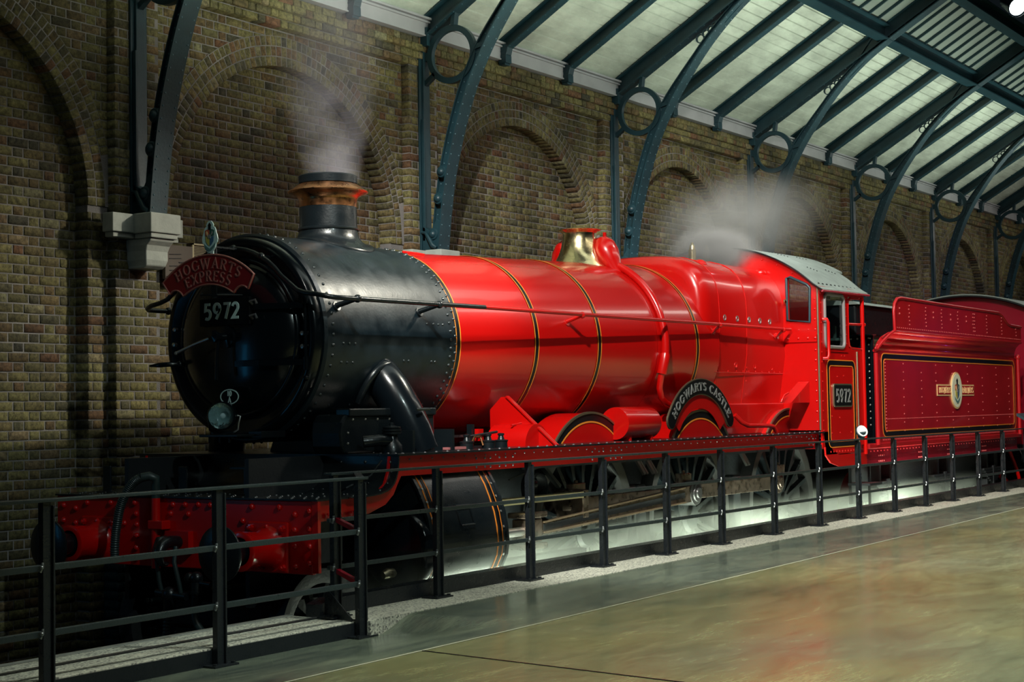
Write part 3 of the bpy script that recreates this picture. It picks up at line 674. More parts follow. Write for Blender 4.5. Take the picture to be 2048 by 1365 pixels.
rx = [-4.69, -3.535, -2.30, -1.15, 0.0, 1.13, 2.36, 3.56, 4.72, 5.90, 7.03, 8.12, 9.24, 10.4, 11.6, 12.8, 14.0, 15.2]
for x in rx:
    p = post(RR, x, -1.70, zf(x)+.004 if x > -4.6 else .655, 1.598)
    for z in (1.30, .985): clip(RR, p, x, -1.70, z)
for nm, z, h, d in (('top_rail', 1.606, .016, .07), ('middle_rail', 1.297, .028, .028), ('lower_rail', .985, .028, .028)):
    s = MB(); s.box(-4.75, 16.0, -1.70-d/2, -1.70+d/2, z-h/2, z+h/2); W_(s, nm, RAILG, RR, bevel=.003)
# ================================================================== LETTERING (drawn strokes with serifs)
def arcp(cx, cy, rx, ry, a0, a1, n=10): return [(cx+rx*math.cos(R(a0+(a1-a0)*i/n)), cy+ry*math.sin(R(a0+(a1-a0)*i/n))) for i in range(n+1)]
GL = {
 'H': (.78, [[(.14, 0), (.14, 1)], [(.64, 0), (.64, 1)], [(.14, .5), (.64, .5)]], [(.14, 0), (.14, 1), (.64, 0), (.64, 1)]),
 'O': (.86, [arcp(.43, .5, .34, .5, 0, 360, 20)], []),
 'G': (.84, [arcp(.44, .5, .35, .5, 40, 330, 16), [(.74, .06), (.74, .42)]], [(.74, .42)]),
 'W': (1.12, [[(.08, 1), (.32, 0), (.56, .9), (.80, 0), (1.04, 1)]], [(.08, 1), (.56, 1), (1.04, 1)]),
 'A': (.82, [[(.10, 0), (.41, 1), (.72, 0)], [(.22, .34), (.60, .34)]], [(.10, 0), (.72, 0)]),
 'R': (.74, [[(.14, 0), (.14, 1)], [(.14, 1)]+arcp(.34, .745, .24, .255, 90, -90, 8)+[(.14, .49)], [(.36, .49), (.68, 0)]], [(.14, 0), (.14, 1), (.68, 0)]),
 'T': (.74, [[(.37, 0), (.37, 1)], [(.06, .98), (.68, .98)], [(.06, .98), (.05, .82)], [(.68, .98), (.69, .82)]], [(.37, 0)]),
 'S': (.62, [arcp(.31, .75, .22, .25, 30, 270, 10)+arcp(.31, .25, .24, .25, 90, -150, 10)], []),
 'E': (.66, [[(.14, 0), (.14, 1)], [(.14, .98), (.56, .98), (.57, .84)], [(.14, .52), (.46, .52)], [(.14, .02), (.58, .02), (.60, .17)]], [(.14, 1), (.14, 0)]),
 'X': (.78, [[(.10, 0), (.68, 1)], [(.10, 1), (.68, 0)]], [(.10, 0), (.68, 1), (.10, 1), (.68, 0)]),
 'P': (.66, [[(.14, 0), (.14, 1)], [(.14, 1)]+arcp(.34, .74, .24, .26, 90, -90, 8)+[(.14, .48)]], [(.14, 0), (.14, 1)]),
 'C': (.78, [arcp(.43, .5, .34, .5, 42, 318, 16)], []),
 'L': (.62, [[(.14, 1), (.14, .02), (.56, .02), (.58, .2)]], [(.14, 1), (.14, 0)]),
 'I': (.32, [[(.16, 0), (.16, 1)]], [(.16, 0), (.16, 1)]),
 'Y': (.74, [[(.08, 1), (.37, .48), (.66, 1)], [(.37, .48), (.37, 0)]], [(.08, 1), (.66, 1), (.37, 0)]),
 ' ': (.45, [], []),
 '5': (.62, [[(.52, .95), (.17, .95), (.14, .56)]+arcp(.29, .31, .24, .29, 110, -125, 12)], []),
 '9': (.70, [arcp(.34, .68, .235, .29, 0, 360, 18), [(.575, .66), (.50, .40), (.28, 0)]], []),
 '7': (.58, [[(.08, .95), (.50, .95), (.22, 0)]], []),
 '2': (.62, [arcp(.30, .70, .21, .26, 165, -30, 10)+[(.10, .05), (.54, .05)]], []),
 '1': (.30, [[(.15, 0), (.15, 1)]], []),
 '0': (.60, [arcp(.30, .5, .21, .46, 0, 360, 16)], []),
}
def ribbon(mb, pts, w, fn, e):
    n = len(pts); closed = math.dist(pts[0], pts[-1]) < 1e-6; Lp = []; Rp = []
    for i, p in enumerate(pts):
        a = pts[i-1] if i > 0 else (pts[-2] if closed else p); b = pts[i+1] if i < n-1 else (pts[1] if closed else p)
        d1 = (p[0]-a[0], p[1]-a[1]); d2 = (b[0]-p[0], b[1]-p[1])
        l1 = math.hypot(*d1) or 1; l2 = math.hypot(*d2) or 1
        if math.hypot(*d1) < 1e-9: d1, l1 = d2, l2
        if math.hypot(*d2) < 1e-9: d2, l2 = d1, l1
        tx = d1[0]/l1+d2[0]/l2; ty = d1[1]/l1+d2[1]/l2; L = math.hypot(tx, ty) or 1; tx /= L; ty /= L
        c = max(.45, tx*d2[0]/l2+ty*d2[1]/l2); hw = w/2/c
        Lp.append((p[0]-ty*hw, p[1]+tx*hw)); Rp.append((p[0]+ty*hw, p[1]-tx*hw))
    vs = [fn(x, y, e) for x, y in Lp]+[fn(x, y, e) for x, y in Rp]+[fn(x, y, 0) for x, y in Lp]+[fn(x, y, 0) for x, y in Rp]; fs = []
    for i in range(n-1): fs += [(i, i+1, n+i+1, n+i), (i, 2*n+i, 2*n+i+1, i+1), (n+i, n+i+1, 3*n+i+1, 3*n+i)]
    fs += [(0, n, 3*n, 2*n), (n-1, 3*n-1, 4*n-1, 2*n-1)]
    mb.add(vs, fs)
def word(txt, fn, h, w=.13, serif=.11, gap=.12, width=None, e=.006, centre=True, wide=1.0):
    # fn(s, t, e): s along the line in metres from its middle, t up in metres
    ws = [GL[c][0]*wide for c in txt]; tot = sum(ws)+gap*(len(txt)-1); k = h if width is None else width/tot; x = -tot/2; out = []
    for c, cw in zip(txt, ws):
        mb = MB(); f = lambda a, b, ee, x=x: fn((x+a*wide)*k, b*h, ee)
        for st in GL[c][1]: ribbon(mb, st, w, f, e)
        if serif:
            for sx, sy in GL[c][2]: ribbon(mb, [(sx-serif, sy), (sx+serif, sy)], w*.5, f, e)
        if GL[c][1]: out.append((c, mb))
        x += cw+gap
    return out
def frontplane(x, yc, zc): return lambda s, t, e: (x-e, yc-s, zc+t)
def sideplane(y, xc, zc): return lambda s, t, e: (xc+s, y-e, zc+t)
def frontarc(x, yc, zc, r): return lambda s, t, e: (x-e, yc-(r+t)*math.sin(s/r), zc+(r+t)*math.cos(s/r))
def sidearc(y, xc, zc, r): return lambda s, t, e: (xc+(r+t)*math.sin(s/r), y-e, zc+(r+t)*math.cos(s/r))
def letters(wd, nm, m, par):
    for c, mb in wd: S_(mb, nm, m, par)
def crest(par, fn, sc, border=True):
    # quartered shield emblem; fn(s,t,e), sc = overall height
    def poly(pts, e0, e1, m, nm='crest_detail'):
        mb = MB(); n = len(pts); mb.add([fn(a*sc, b*sc, e1) for a, b in pts]+[fn(a*sc, b*sc, e0) for a, b in pts], [tuple(range(n))]+[(i, n+i, n+(i+1) % n, (i+1) % n) for i in range(n)]); return S_(mb, nm, m, par)
    if border:
        half = [(0, .5), (.06, .5), (.13, .44), (.17, .37), (.15, .33), (.22, .30), (.27, .22), (.29, .13), (.33, .06), (.36, -.06), (.34, -.17), (.28, -.22), (.25, -.33), (.17, -.43), (.08, -.48), (0, -.5)]
        poly([(a, b) for a, b in half]+[(-a, b) for a, b in half[::-1][1:-1]], 0, .008, WHITE, 'crest_plate')
    sh = lambda x0, x1, y0, y1: [(x0, y0), (x1, y0), (x1, y1), (x0, y1)]
    poly([(0, .03), (-.19, .03), (-.21, .20), (-.10, .24), (0, .20)], .008, .012, mat('crest_red', (.45, .09, .05), .5)); poly([(0, .03), (.19, .03), (.21, .20), (.10, .24), (0, .20)], .008, .012, mat('crest_green', (.02, .10, .07), .5))
    poly([(0, .01), (-.19, .01), (-.17, -.14), (-.08, -.24), (0, -.29)], .008, .012, mat('crest_yellow', (.50, .42, .08), .5)); poly([(0, .01), (.19, .01), (.17, -.14), (.08, -.24), (0, -.29)], .008, .012, mat('crest_blue', (.05, .13, .22), .5))
    poly([(-.055, .22), (.055, .22), (.05, .34), (.075, .36), (0, .45), (-.075, .36), (-.05, .34)], .008, .013, LINEBK)
    poly([(-.06, -.05), (.06, -.05), (.06, .07), (-.06, .07)], .012, .016, SILV)
    poly([(-.06, -.02), (-.13, .07), (-.16, .16), (-.11, .18), (-.07, .12)], .012, .015, GOLD); poly([(.07, .08), (.13, .19), (.16, .12), (.11, .06)], .012, .015, SILV)
    poly([(-.26, -.20), (-.16, -.28), (0, -.37), (.16, -.28), (.26, -.20), (.22, -.31), (.10, -.41), (0, -.45), (-.10, -.41), (-.22, -.31)], .008, .013, mat('crest_ribbon', (.10, .20, .19), .5))
# ================================================================== LOCOMOTIVE
LOC = thing('steam_locomotive', 'red and black steam locomotive numbered 5972, with copper-capped chimney and brass dome', 'locomotive', (0, 0, -.055))
def part(mb, name, m, **k): return W_(mb, name, m, LOC, **k)
CZ = 2.61
# --- smokebox
s = MB(); s.lathe([(.70, -3.70), (.80, -3.70), (.82, -3.68), (.82, -2.02), (.80, -2.0), (.5, -2.0)], (0, 0, CZ), 'x', 96); SBX = part(s, 'smokebox', SMOKE, smooth=35)
s = MB(); s.lathe([(.60, -3.745), (.66, -3.76), (.72, -3.785), (.755, -3.79), (.778, -3.775), (.787, -3.745), (.787, -3.70), (.80, -3.69)], (0, 0, CZ), 'x', 96); S_(s, 'smokebox_front_ring', GLOSSBK, SBX, smooth=50)
s = MB()
for i in range(64): a = 2*PI*i/64; s.rivet((-3.62, .82*math.sin(a), CZ+.82*math.cos(a)), (0, math.sin(a), math.cos(a)), .014, .011)
for i in range(72):
    a = 2*PI*i/72
    if -2.6 < ((a+PI) % (2*PI))-PI < 2.6:
        for xx in (-2.10, -2.035): s.rivet((xx, .82*math.sin(a+(.04 if xx > -2.05 else 0)), CZ+.82*math.cos(a+(.04 if xx > -2.05 else 0))), (0, math.sin(a), math.cos(a)), .015, .012)
for a, x in [(r, xx) for r in (-1.65, -1.83) for xx in (-3.50, -3.43, -3.36)]+[(-2.28, xx) for xx in (-3.45, -3.2, -2.95, -2.5, -2.25)]+[(-1.80, xx) for xx in (-2.72, -2.66, -2.35, -2.30)]+[(-1.42, xx) for xx in (-2.42, -2.33, -2.26, -2.2)]:
    s.rivet((x, .82*math.sin(a), CZ+.82*math.cos(a)), (0, math.sin(a), math.cos(a)), .011, .009)
o = S_(s, 'smokebox_rivets', RIVBK, SBX, smooth=70); o['kind'] = 'stuff'
s = MB(); s.lathe([(.001, -3.93), (.20, -3.925), (.38, -3.90), (.50, -3.865), (.56, -3.83), (.585, -3.80), (.60, -3.78), (.60, -3.74)], (0, 0, CZ), 'x', 80); DOOR = part(s, 'smokebox_door', GLOSSBK, smooth=60)
s = MB(); s.lathe([(.585, -3.79), (.60, -3.80), (.615, -3.795), (.62, -3.775), (.62, -3.75)], (0, 0, CZ), 'x', 80); S_(s, 'door_rim', GLOSSBK, DOOR, smooth=60)
s = MB(); s.lathe([(.085, -3.92), (.085, -3.955), (.03, -3.965), (.03, -4.05), (.045, -4.055), (.045, -4.09), (0, -4.10)], (0, -.02, CZ), 'x', 24); S_(s, 'door_boss', GLOSSBK, DOOR, smooth=40)
s = MB(); s.tube([(-4.07, -.02, CZ), (-4.08, .17, CZ-.05), (-4.08, .36, CZ-.11)], [.014, .011, .013], 8); s.sphere((-4.08, .375, CZ-.115), .016); S_(s, 'door_handle', BRSTEEL, DOOR, smooth=50)
s = MB(); s.tube([(-4.03, -.02, CZ), (-4.04, -.015, CZ-.18), (-4.04, -.01, CZ-.33)], [.015, .013, .016], 8); S_(s, 'door_handle', GLOSSBK, DOOR, smooth=50)
s = MB(); s.tube([(-3.80, -.695, 2.90), (-3.80, -.70, 2.40)], .012, 8); s.tube([(-3.80, -.695, 2.94), (-3.80, -.695, 2.84)], .026, 10); s.tube([(-3.80, -.70, 2.44), (-3.80, -.70, 2.34)], .024, 10); s.sphere((-3.80, -.70, 2.28), .022); S_(s, 'hinge_post', GLOSSBK, DOOR, smooth=50)
for z in (2.83, 2.40):
    s = MB(); pts = [(-3.81, -.69), (-3.835, -.60), (-3.875, -.48), (-3.91, -.34), (-3.93, -.20), (-3.94, -.12)]
    s.strip([(x-.006, y, z-.022) for x, y in pts], [(x-.006, y, z+.022) for x, y in pts], (-.012, 0, 0)); S_(s, 'hinge_strap', GLOSSBK, DOOR)
for y, z in ((.68, 2.70), (.69, 2.58), (-.66, 2.62), (-.66, 2.52)):
    s = MB(); s.lathe([(.018, -3.77), (.018, -3.80), (0, -3.803)], (0, y, z), 'x', 6); S_(s, 'door_stud', BRSTEEL, DOOR)
s = MB(); s.box(-3.95, -3.92, -.27, .25, 2.70, 2.91); NP = S_(s, 'number_plate', PLATEBK, DOOR, bevel=.005)
s = MB()
for c, mb in word('5972', frontplane(-3.95, .015, 2.751), .122, w=.17, serif=0, gap=.10, width=.375, e=.008): s.add(mb.v, mb.f)
s.build('digits', WHITE).parent = DOOR
s = MB()
for y, z, dz in ((-.285, 2.85, .03), (-.285, 2.74, .03)): s.tube([(-3.93, y, z), (-3.97, y-.01, z+.02), (-3.965, y-.06, z+.03), (-3.96, y-.07, z)], .010, 6)
S_(s, 'plate_clip', BRSTEEL, DOOR, smooth=50)
s = MB(); n = 40
OV = lambda k, rx, rz: (-.065-rx*math.cos(2*PI*k/n), 2.150+rz*math.sin(2*PI*k/n))
s.prism([OV(k, .098, .060) for k in range(n)], 'x', -3.955, -3.94); SHED = S_(s, 'shed_plate', PLATEBK, DOOR)
s = MB(); ribbon(s, [(-.092*math.cos(2*PI*k/n), .055*math.sin(2*PI*k/n)) for k in range(n+1)], .008, frontplane(-3.956, -.065, 2.150), .004)
for t, z in (('10', 2.155), ('A', 2.105)):
    for c, mb in word(t, frontplane(-3.956, -.065, z), .040, w=.20, serif=0, gap=.15, e=.004): s.add(mb.v, mb.f)
s.build('plate_text', WHITE).parent = DOOR
s = MB(); s.tube([(-3.80, .60, 2.42), (-3.90, .63, 2.42), (-3.94, .70, 2.415), (-3.95, .80, 2.41)], [.022, .02, .02, .008], 8); s.sphere((-3.82, .60, 2.42), .03); S_(s, 'lamp_iron', GLOSSBK, SBX, smooth=50)
# top lamp bracket carrying the headboard
s = MB(); s.box(-4.16, -3.78, -.09, -.05, 3.28, 3.295); s.box(-4.13, -4.115, -.10, -.05, 2.90, 3.36); s.tube([(-4.12, -.07, 2.93), (-3.90, -.07, 2.94)], .012, 6); s.tube([(-4.12, .05, 2.945), (-4.14, .05, 2.925), (-4.14, -.12, 2.92), (-3.93, -.18, 2.925)], .007, 6); S_(s, 'headboard_bracket', BLACK, SBX)
# headlamp bracket
s = MB(); s.box(-4.16, -3.95, -.33, .06, 1.845, 1.865); s.box(-3.97, -3.70, -.40, -.27, 1.835, 1.885)
for y in (.01, -.10, -.20): s.tube([(-4.10, y, 1.845), (-4.10, y, 1.80)], .010, 6)
S_(s, 'lamp_shelf', BLACK, SBX, bevel=.004)
# --- saddle
s = MB(); rows = [(1.70, .44), (1.80, .40), (1.95, .42), (2.08, .50), (2.20, .62)]
for (z0, h0), (z1, h1) in zip(rows[:-1], rows[1:]):
    s.add([(-2.95, -h0, z0), (-2.35, -h0, z0), (-2.35, h0, z0), (-2.95, h0, z0), (-2.95, -h1, z1), (-2.35, -h1, z1), (-2.35, h1, z1), (-2.95, h1, z1)], [(0, 1, 5, 4), (2, 3, 7, 6), (3, 0, 4, 7), (1, 2, 6, 5)])
part(s, 'smokebox_saddle', BLACK)
for sg in (-1,):
    s = MB(); cv = [(-3.60, 1.70), (-3.635, 1.76), (-3.645, 1.86), (-3.63, 1.94), (-3.58, 2.0), (-2.45, 2.0), (-2.45, 1.70)]
    s.prism(cv, 'y', min(sg*.90, sg*.60), max(sg*.90, sg*.60)); vc = part(s, 'valve_chest_cover', BLACK, bevel=.02)
    if sg > 0: continue
    s = MB()
    for x in (-3.5, -3.35, -3.2, -3.05, -2.9): s.rivet((x, -.90, 1.96), (0, -1, 0), .012)
    for z in (1.78, 1.86): s.rivet((-3.56, -.90, z), (0, -1, 0), .011)
    o = S_(s, 'cover_rivets', BRSTEEL, vc); o['kind'] = 'stuff'
    for x0, x1 in ((-3.56, -3.02), (-2.70, -2.45)):
        s = MB(); s.box(x0, x1, -.92, -.78, 1.985, 2.045); S_(s, 'cover_flange', BLACK, vc, bevel=.01)
# --- chimney
CX = -2.69
CH = MB()
def saddle_pts(r, zt, n=48):   # ring dropped onto the smokebox drum
    return [(CX+r*math.cos(2*PI*k/n), r*math.sin(2*PI*k/n)) for k in range(n)]
rings = []; n = 48
for i, (r, t) in enumerate([(.385, 0), (.385, .012), (.375, .02), (.33, .07), (.285, .16), (.26, .28), (.25, .42), (.247, .55)]):
    ring = []
    for k in range(n):
        x = CX+r*math.cos(2*PI*k/n); y = r*math.sin(2*PI*k/n); base = CZ+math.sqrt(max(.01, .822**2-y*y)); top = 3.535
        f = t/.55; z = base*(1-f)+top*f if t < .55 else top
        if t <= .02: z = base+t
        ring.append((x, y, z))
    rings.append(ring)
vs = [p for r in rings for p in r]; fs = [(i*n+k, i*n+(k+1) % n, (i+1)*n+(k+1) % n, (i+1)*n+k) for i in range(len(rings)-1) for k in range(n)]
CH.add(vs, fs); CH.lathe([(.255, 3.535), (.258, 3.545), (.250, 3.555), (.242, 3.56), (.240, 3.735)], (CX, 0, 0), 'z', 48)
CHM = part(CH, 'chimney', BLACK, smooth=40)
s = MB(); s.lathe([(.241, 3.73), (.243, 3.79), (.252, 3.812), (.275, 3.832), (.31, 3.846), (.334, 3.855), (.337, 3.860), (.325, 3.870), (.29, 3.892), (.262, 3.912), (.243, 3.925)], (CX, 0, 0), 'z', 64); S_(s, 'copper_cap', COPPER, CHM, smooth=50)
s = MB(); s.lathe([(.244, 3.93), (.246, 3.99), (.236, 4.0), (.215, 3.99), (.21, 3.70), (0, 3.6)], (CX, 0, 0), 'z', 48); S_(s, 'chimney_liner', BLACK, CHM, smooth=40)
s = MB()
for k in range(14): a = 2*PI*k/14; y = .365*math.sin(a); s.rivet((CX+.365*math.cos(a), y, CZ+math.sqrt(.822**2-y*y)+.012), (0, y, 1), .012)
o = S_(s, 'flange_bolts', BLACK, CHM); o['kind'] = 'stuff'
# --- boiler
def BR(x): return .800+(x+2.0)/4.6*.13
def BZ(x): return CZ+(x+2.0)/4.6*.055
xs_ = [-1.99, -.783, .287, 1.40, 2.25, 2.75]
BO = None
for a, b in zip(xs_[:-1], xs_[1:]):
    s = MB(); n = 96; vs = []
    for x in (a+.002, (a+b)/2, b-.002):
        for k in range(n): t = 2*PI*k/n; vs.append((x, BR(x)*math.sin(t), BZ(x)+BR(x)*math.cos(t)))
    fs = [(i*n+k, i*n+(k+1) % n, (i+1)*n+(k+1) % n, (i+1)*n+k) for i in (0, 1) for k in range(n)]
    s.add(vs, fs); part(s, 'boiler_cladding', RED, smooth=40)
def band(x):
    def hoop(x0, x1, e, m, nm, par=None):
        s = MB(); r = BR(x)+e; s.lathe([(r-.02, x0), (r, x0), (r, x1), (r-.02, x1)], (0, 0, BZ(x)), 'x', 96)
        return part(s, nm, m, smooth=40) if par is None else S_(s, nm, m, par, smooth=40)
    p = hoop(x-.036, x+.036, .004, LINEBK, 'boiler_band')
    hoop(x-.036, x-.025, .0055, ORANGE, 'lining', p); hoop(x+.025, x+.036, .0055, ORANGE, 'lining', p)
for x in (-1.965, -.783, .287, 2.25): band(x)
s = MB(); s.tube([(-1.75, -.06, 3.425), (-1.70, -.18, 3.405), (-1.67, -.24, 3.39)], .014, 6); part(s, 'lifting_lug', RED)
# --- brass safety valve bonnet with top feed covers
DX = 1.38; s = MB(); n = 48; prof = [(.37, 0.0), (.36, .02), (.30, .07), (.255, .14), (.225, .22), (.205, .32), (.20, .38), (.205, .40)]
vs = []; 
for r, h in prof:
    for k in range(n):
        x = DX+r*math.cos(2*PI*k/n); y = r*math.sin(2*PI*k/n); base = BZ(x)+math.sqrt(BR(x)**2-y*y)-.01; f = h/.40
        vs.append((x, y, base*(1-f)+3.86*f))
fs = [(i*n+k, i*n+(k+1) % n, (i+1)*n+(k+1) % n, (i+1)*n+k) for i in range(len(prof)-1) for k in range(n)]
s.add(vs, fs); s.lathe([(.205, 3.855), (.225, 3.872), (.262, 3.882), (.268, 3.888), (.262, 3.894), (.19, 3.894), (.17, 3.86), (.15, 3.7)], (DX, 0, 0), 'z', 48)
s.v = [(DX+(v[0]-DX)*.86, v[1]*.86, v[2]) for v in s.v]
BON = part(s, 'brass_dome', BRASS, smooth=50)
for sg in (-1, 1):
    s = MB(); P = [(1.50, .155, 3.72, .03), (1.50, .165, 3.735, .075), (1.50, .19, 3.725, .118), (1.50, .23, 3.69, .135), (1.50, .275, 3.62, .13), (1.50, .325, 3.53, .10), (1.50, .375, 3.45, .065), (1.50, .42, 3.40, .045)]
    s.tube([(p[0], sg*p[1], p[2]) for p in P], [p[3] for p in P], 20); s.tube([(1.50, sg*.24, 3.80), (1.50, sg*.24, 3.86)], .02, 6)
    o = part(s, 'clack_cover', RED, smooth=60)
    s = MB(); r = lambda a: BR(1.5)+.045
    pts = []
    for a in [24+4*i for i in range(19)]: pts.append((1.50, sg*(BR(1.5)+.035)*math.sin(R(a)), BZ(1.5)+(BR(1.5)+.035)*math.cos(R(a))))
    s.tube(pts, .042, 12); o2 = part(s, 'feed_pipe', RED, smooth=60)
    s = MB()
    e = pts[-1]; s.tube([e, (1.48, sg*.93, 2.50), (1.47, sg*.90, 2.36)], .052, 12); s.tube([(1.47, sg*.90, 2.38), (1.47, sg*.87, 2.22), (1.52, sg*.86, 2.12), (1.62, sg*.86, 2.06), (1.75, sg*.86, 2.03)], .034, 12)
    S_(s, 'feed_pipe_lower', RED, o2, smooth=60)
# cone of boiler lagging joint beside the feed pipe
# --- firebox
def fbsec(x, ins=0.0):
    w = .925-(x-2.4)*.018; zt = 3.695
    half = [(.80, 1.75), (.815, 2.05), (.86, 2.35), (.90, 2.60), (w, 2.85), (w+.003, 3.05), (w-.005, 3.22), (w-.035, 3.36), (w-.09, 3.47), (w-.17, 3.56), (w-.28, 3.625), (w-.42, 3.665), (w-.60, 3.685), (.12, zt), (0, zt)]
    cz = 2.62; out = []
    for y, z in half:
        d = math.hypot(y, z-cz); f = (d-ins)/d; out.append((-y*f, cz+(z-cz)*f))
    return out+[(-a, b) for a, b in out[::-1][1:]]
s = MB(); secs = [(2.42, .17), (2.425, .12), (2.44, .075), (2.47, .04), (2.52, .013), (2.60, 0), (3.25, 0), (4.0, 0), (4.60, 0)]; m_ = len(fbsec(0)); vs = []
for x, i in secs: vs += [(x, y, z) for y, z in fbsec(x, i)]
fs = [(a*m_+b, a*m_+b+1, (a+1)*m_+b+1, (a+1)*m_+b) for a in range(len(secs)-1) for b in range(m_-1)]
s.add(vs, fs); s.add([(2.42, y, z) for y, z in fbsec(2.42, .17)], [tuple(range(m_))]); FB = part(s, 'firebox', RED, smooth=50)
for x in (2.78, 3.50):
    s = MB(); a = [(x, y, z) for y, z in fbsec(x, -.0035)]; b = [(x+.014, y, z) for y, z in fbsec(x, -.0035)]; s.strip(a, b, (0, 0, 0.0)); 
    s = MB(); s.tube(a, .0045, 6, cap=False); S_(s, 'cladding_joint', RED, FB)
s = MB(); s.tube([(2.7, -.893, 2.39), (4.55, -.868, 2.39)], .004, 6); S_(s, 'cladding_joint', RED, FB)
for x, y, z in [(2.92, -.92, 2.99), (3.25, -.915, 2.99), (3.57, -.91, 2.99), (3.87, -.905, 2.99), (4.15, -.90, 2.99), (2.76, -.895, 2.48), (3.25, -.885, 2.475), (3.75, -.88, 2.47), (4.22, -.875, 2.46)]:
    s = MB(); s.lathe([(0, .012), (.013, .012), (.016, .004), (.026, -.004), (.034, -.002), (.038, .012)], (x, y, z), 'y', 18); S_(s, 'washout_plug', BRSTEEL if z > 2.9 else RED, FB, smooth=50)
for x in (2.78, 4.35):
    s = MB(); s.sphere((0, 0, 0), .085, 16, 10, (1.1, 1, .8)); s.v = [(v[0]+x+.15, v[1]-.62, v[2]+3.585) for v in s.v]; S_(s, 'inspection_dome', RED, FB, smooth=60)
s = MB()
for x in (2.83, 3.07, 3.28, 3.45, 3.55, 3.60, 3.78, 3.95, 4.15, 4.3, 4.45): s.rivet((x, -.873, 2.405), (0, -1, 0), .012)
for x, z in ((2.80, 2.62), (2.80, 2.5), (3.52, 2.63), (3.52, 2.45), (3.5, 2.3), (3.48, 2.15)): s.rivet((x, -.885, z), (0, -1, 0), .012)
for k in range(8): s.rivet((2.70+.02*k, -.60-.02*(k % 3), 3.60-.01*(k % 3)), (0, -.4, 1), .011)
o = S_(s, 'firebox_rivets', RED, FB); o['kind'] = 'stuff'
for x, h in ((3.98, .25), (4.36, .24)):
    s = MB(); s.lathe([(.055, 3.68), (.055, 3.71), (.045, 3.72), (.045, 3.88), (.038, 3.885), (.032, 3.93), (.016, 3.94), (.016, 3.965), (0, 3.97)], (x, 0, 0), 'z', 16); part(s, 'safety_valve', BRASS, smooth=40)
# long red ashpan cover beside the firebox
s = MB(); s.box(2.75, 4.55, -.87, -.75, 1.70, 2.045); part(s, 'reverser_cover', RED, bevel=.01)
s = MB(); s.tube([(2.95, -1.0, 1.92), (3.03, -1.04, 1.84), (3.15, -1.06, 1.80), (3.7, -1.06, 1.79), (3.82, -1.06, 1.78), (3.9, -1.06, 1.72)], .025, 10); part(s, 'drain_pipe', RED, smooth=50)
# --- hand rails
def rail(pts, r, m, nm='handrail'): s = MB(); s.tube(pts, r, 12); return part(s, nm, m, smooth=60)
arc = [(-3.87, .686*math.sin(R(a)), CZ+.686*math.cos(R(a))) for a in range(-56, 57, 7)]
pts = [(-1.85, -1.0, 2.885), (-3.70, -1.0, 2.872), (-3.78, -.99, 2.872), (-3.83, -.95, 2.88), (-3.86, -.87, 2.90), (-3.87, -.76, 2.915), (-3.87, -.68, 2.94)]+arc[1:-1]+[(-3.87, .68, 2.94), (-3.87, .76, 2.915), (-3.86, .87, 2.90), (-3.83, .95, 2.88), (-3.78, .99, 2.872), (-3.70, 1.0, 2.872), (-1.85, 1.0, 2.885)]
rail(pts, .019, BLACK); rail([(-1.85, -1.0, 2.885), (4.50, -1.0, 2.908)], .019, RED); rail([(-1.85, 1.0, 2.885), (4.50, 1.0, 2.908)], .019, RED)
def knob(x, y, z, yi, zi, m):
    s = MB(); s.sphere((x, y, z), .032, 12, 8); s.tube([(x, y, z), (x, yi, zi)], [.018, .022], 10); s.tube([(x, yi-.01*(1 if yi > 0 else -1)*-1, zi), (x, yi*.985, zi-.01)], .04, 10); part(s, 'handrail_knob', m, smooth=50)
for sg in (-1, 1):
    for x, m in ((-3.55, BLACK), (-2.50, BLACK), (-.25, RED), (2.63, RED), (4.30, RED)):
        ri = .82 if x < -2 else (BR(x) if x < 2.5 else .91)
        knob(x, sg*1.0, 2.885+.003*x, sg*ri*(.965 if x < 2.5 else 1), 2.83, m)
for a in (-28, 28, -3): knob_ = MB(); knob_.sphere((-3.87, .686*math.sin(R(a)), CZ+.686*math.cos(R(a))), .03, 10, 8); knob_.tube([(-3.87, .686*math.sin(R(a)), CZ+.686*math.cos(R(a))), (-3.78, .686*math.sin(R(a)), CZ+.686*math.cos(R(a)))], .016, 8); part(knob_, 'handrail_knob', BLACK, smooth=50)
# --- outside steam pipe
for sg in (-1, 1):
    s = MB(); P = [(-2.95, .66, 2.40, .12), (-2.94, .74, 2.30, .15), (-2.93, .83, 2.18, .158), (-2.90, .92, 2.02, .158), (-2.87, .99, 1.86, .155), (-2.84, 1.04, 1.69, .155)]
    s.tube([(p[0], sg*p[1], p[2]) for p in P], [p[3] for p in P], 28); sp = part(s, 'steam_pipe', GLOSSBK, smooth=60)
    fl = []
    for a in range(-20, 201, 11):
        x = -2.95+.205*math.cos(R(a)); z = 2.17+.22*math.sin(R(a)); fl.append((x, -sg*-math.sqrt(max(.01, .845**2-(z-CZ)**2)), z))
    s = MB(); s.tube([(x-.0, y, z) for x, y, z in fl], .03, 8); S_(s, 'pipe_flange', BLACK, sp, smooth=60)
    s = MB(); s.tube([(-2.99+.0, sg*1.12, 2.03), (-2.83, sg*1.13, 2.03)], .012, 6); S_(s, 'clip', BLACK, sp)
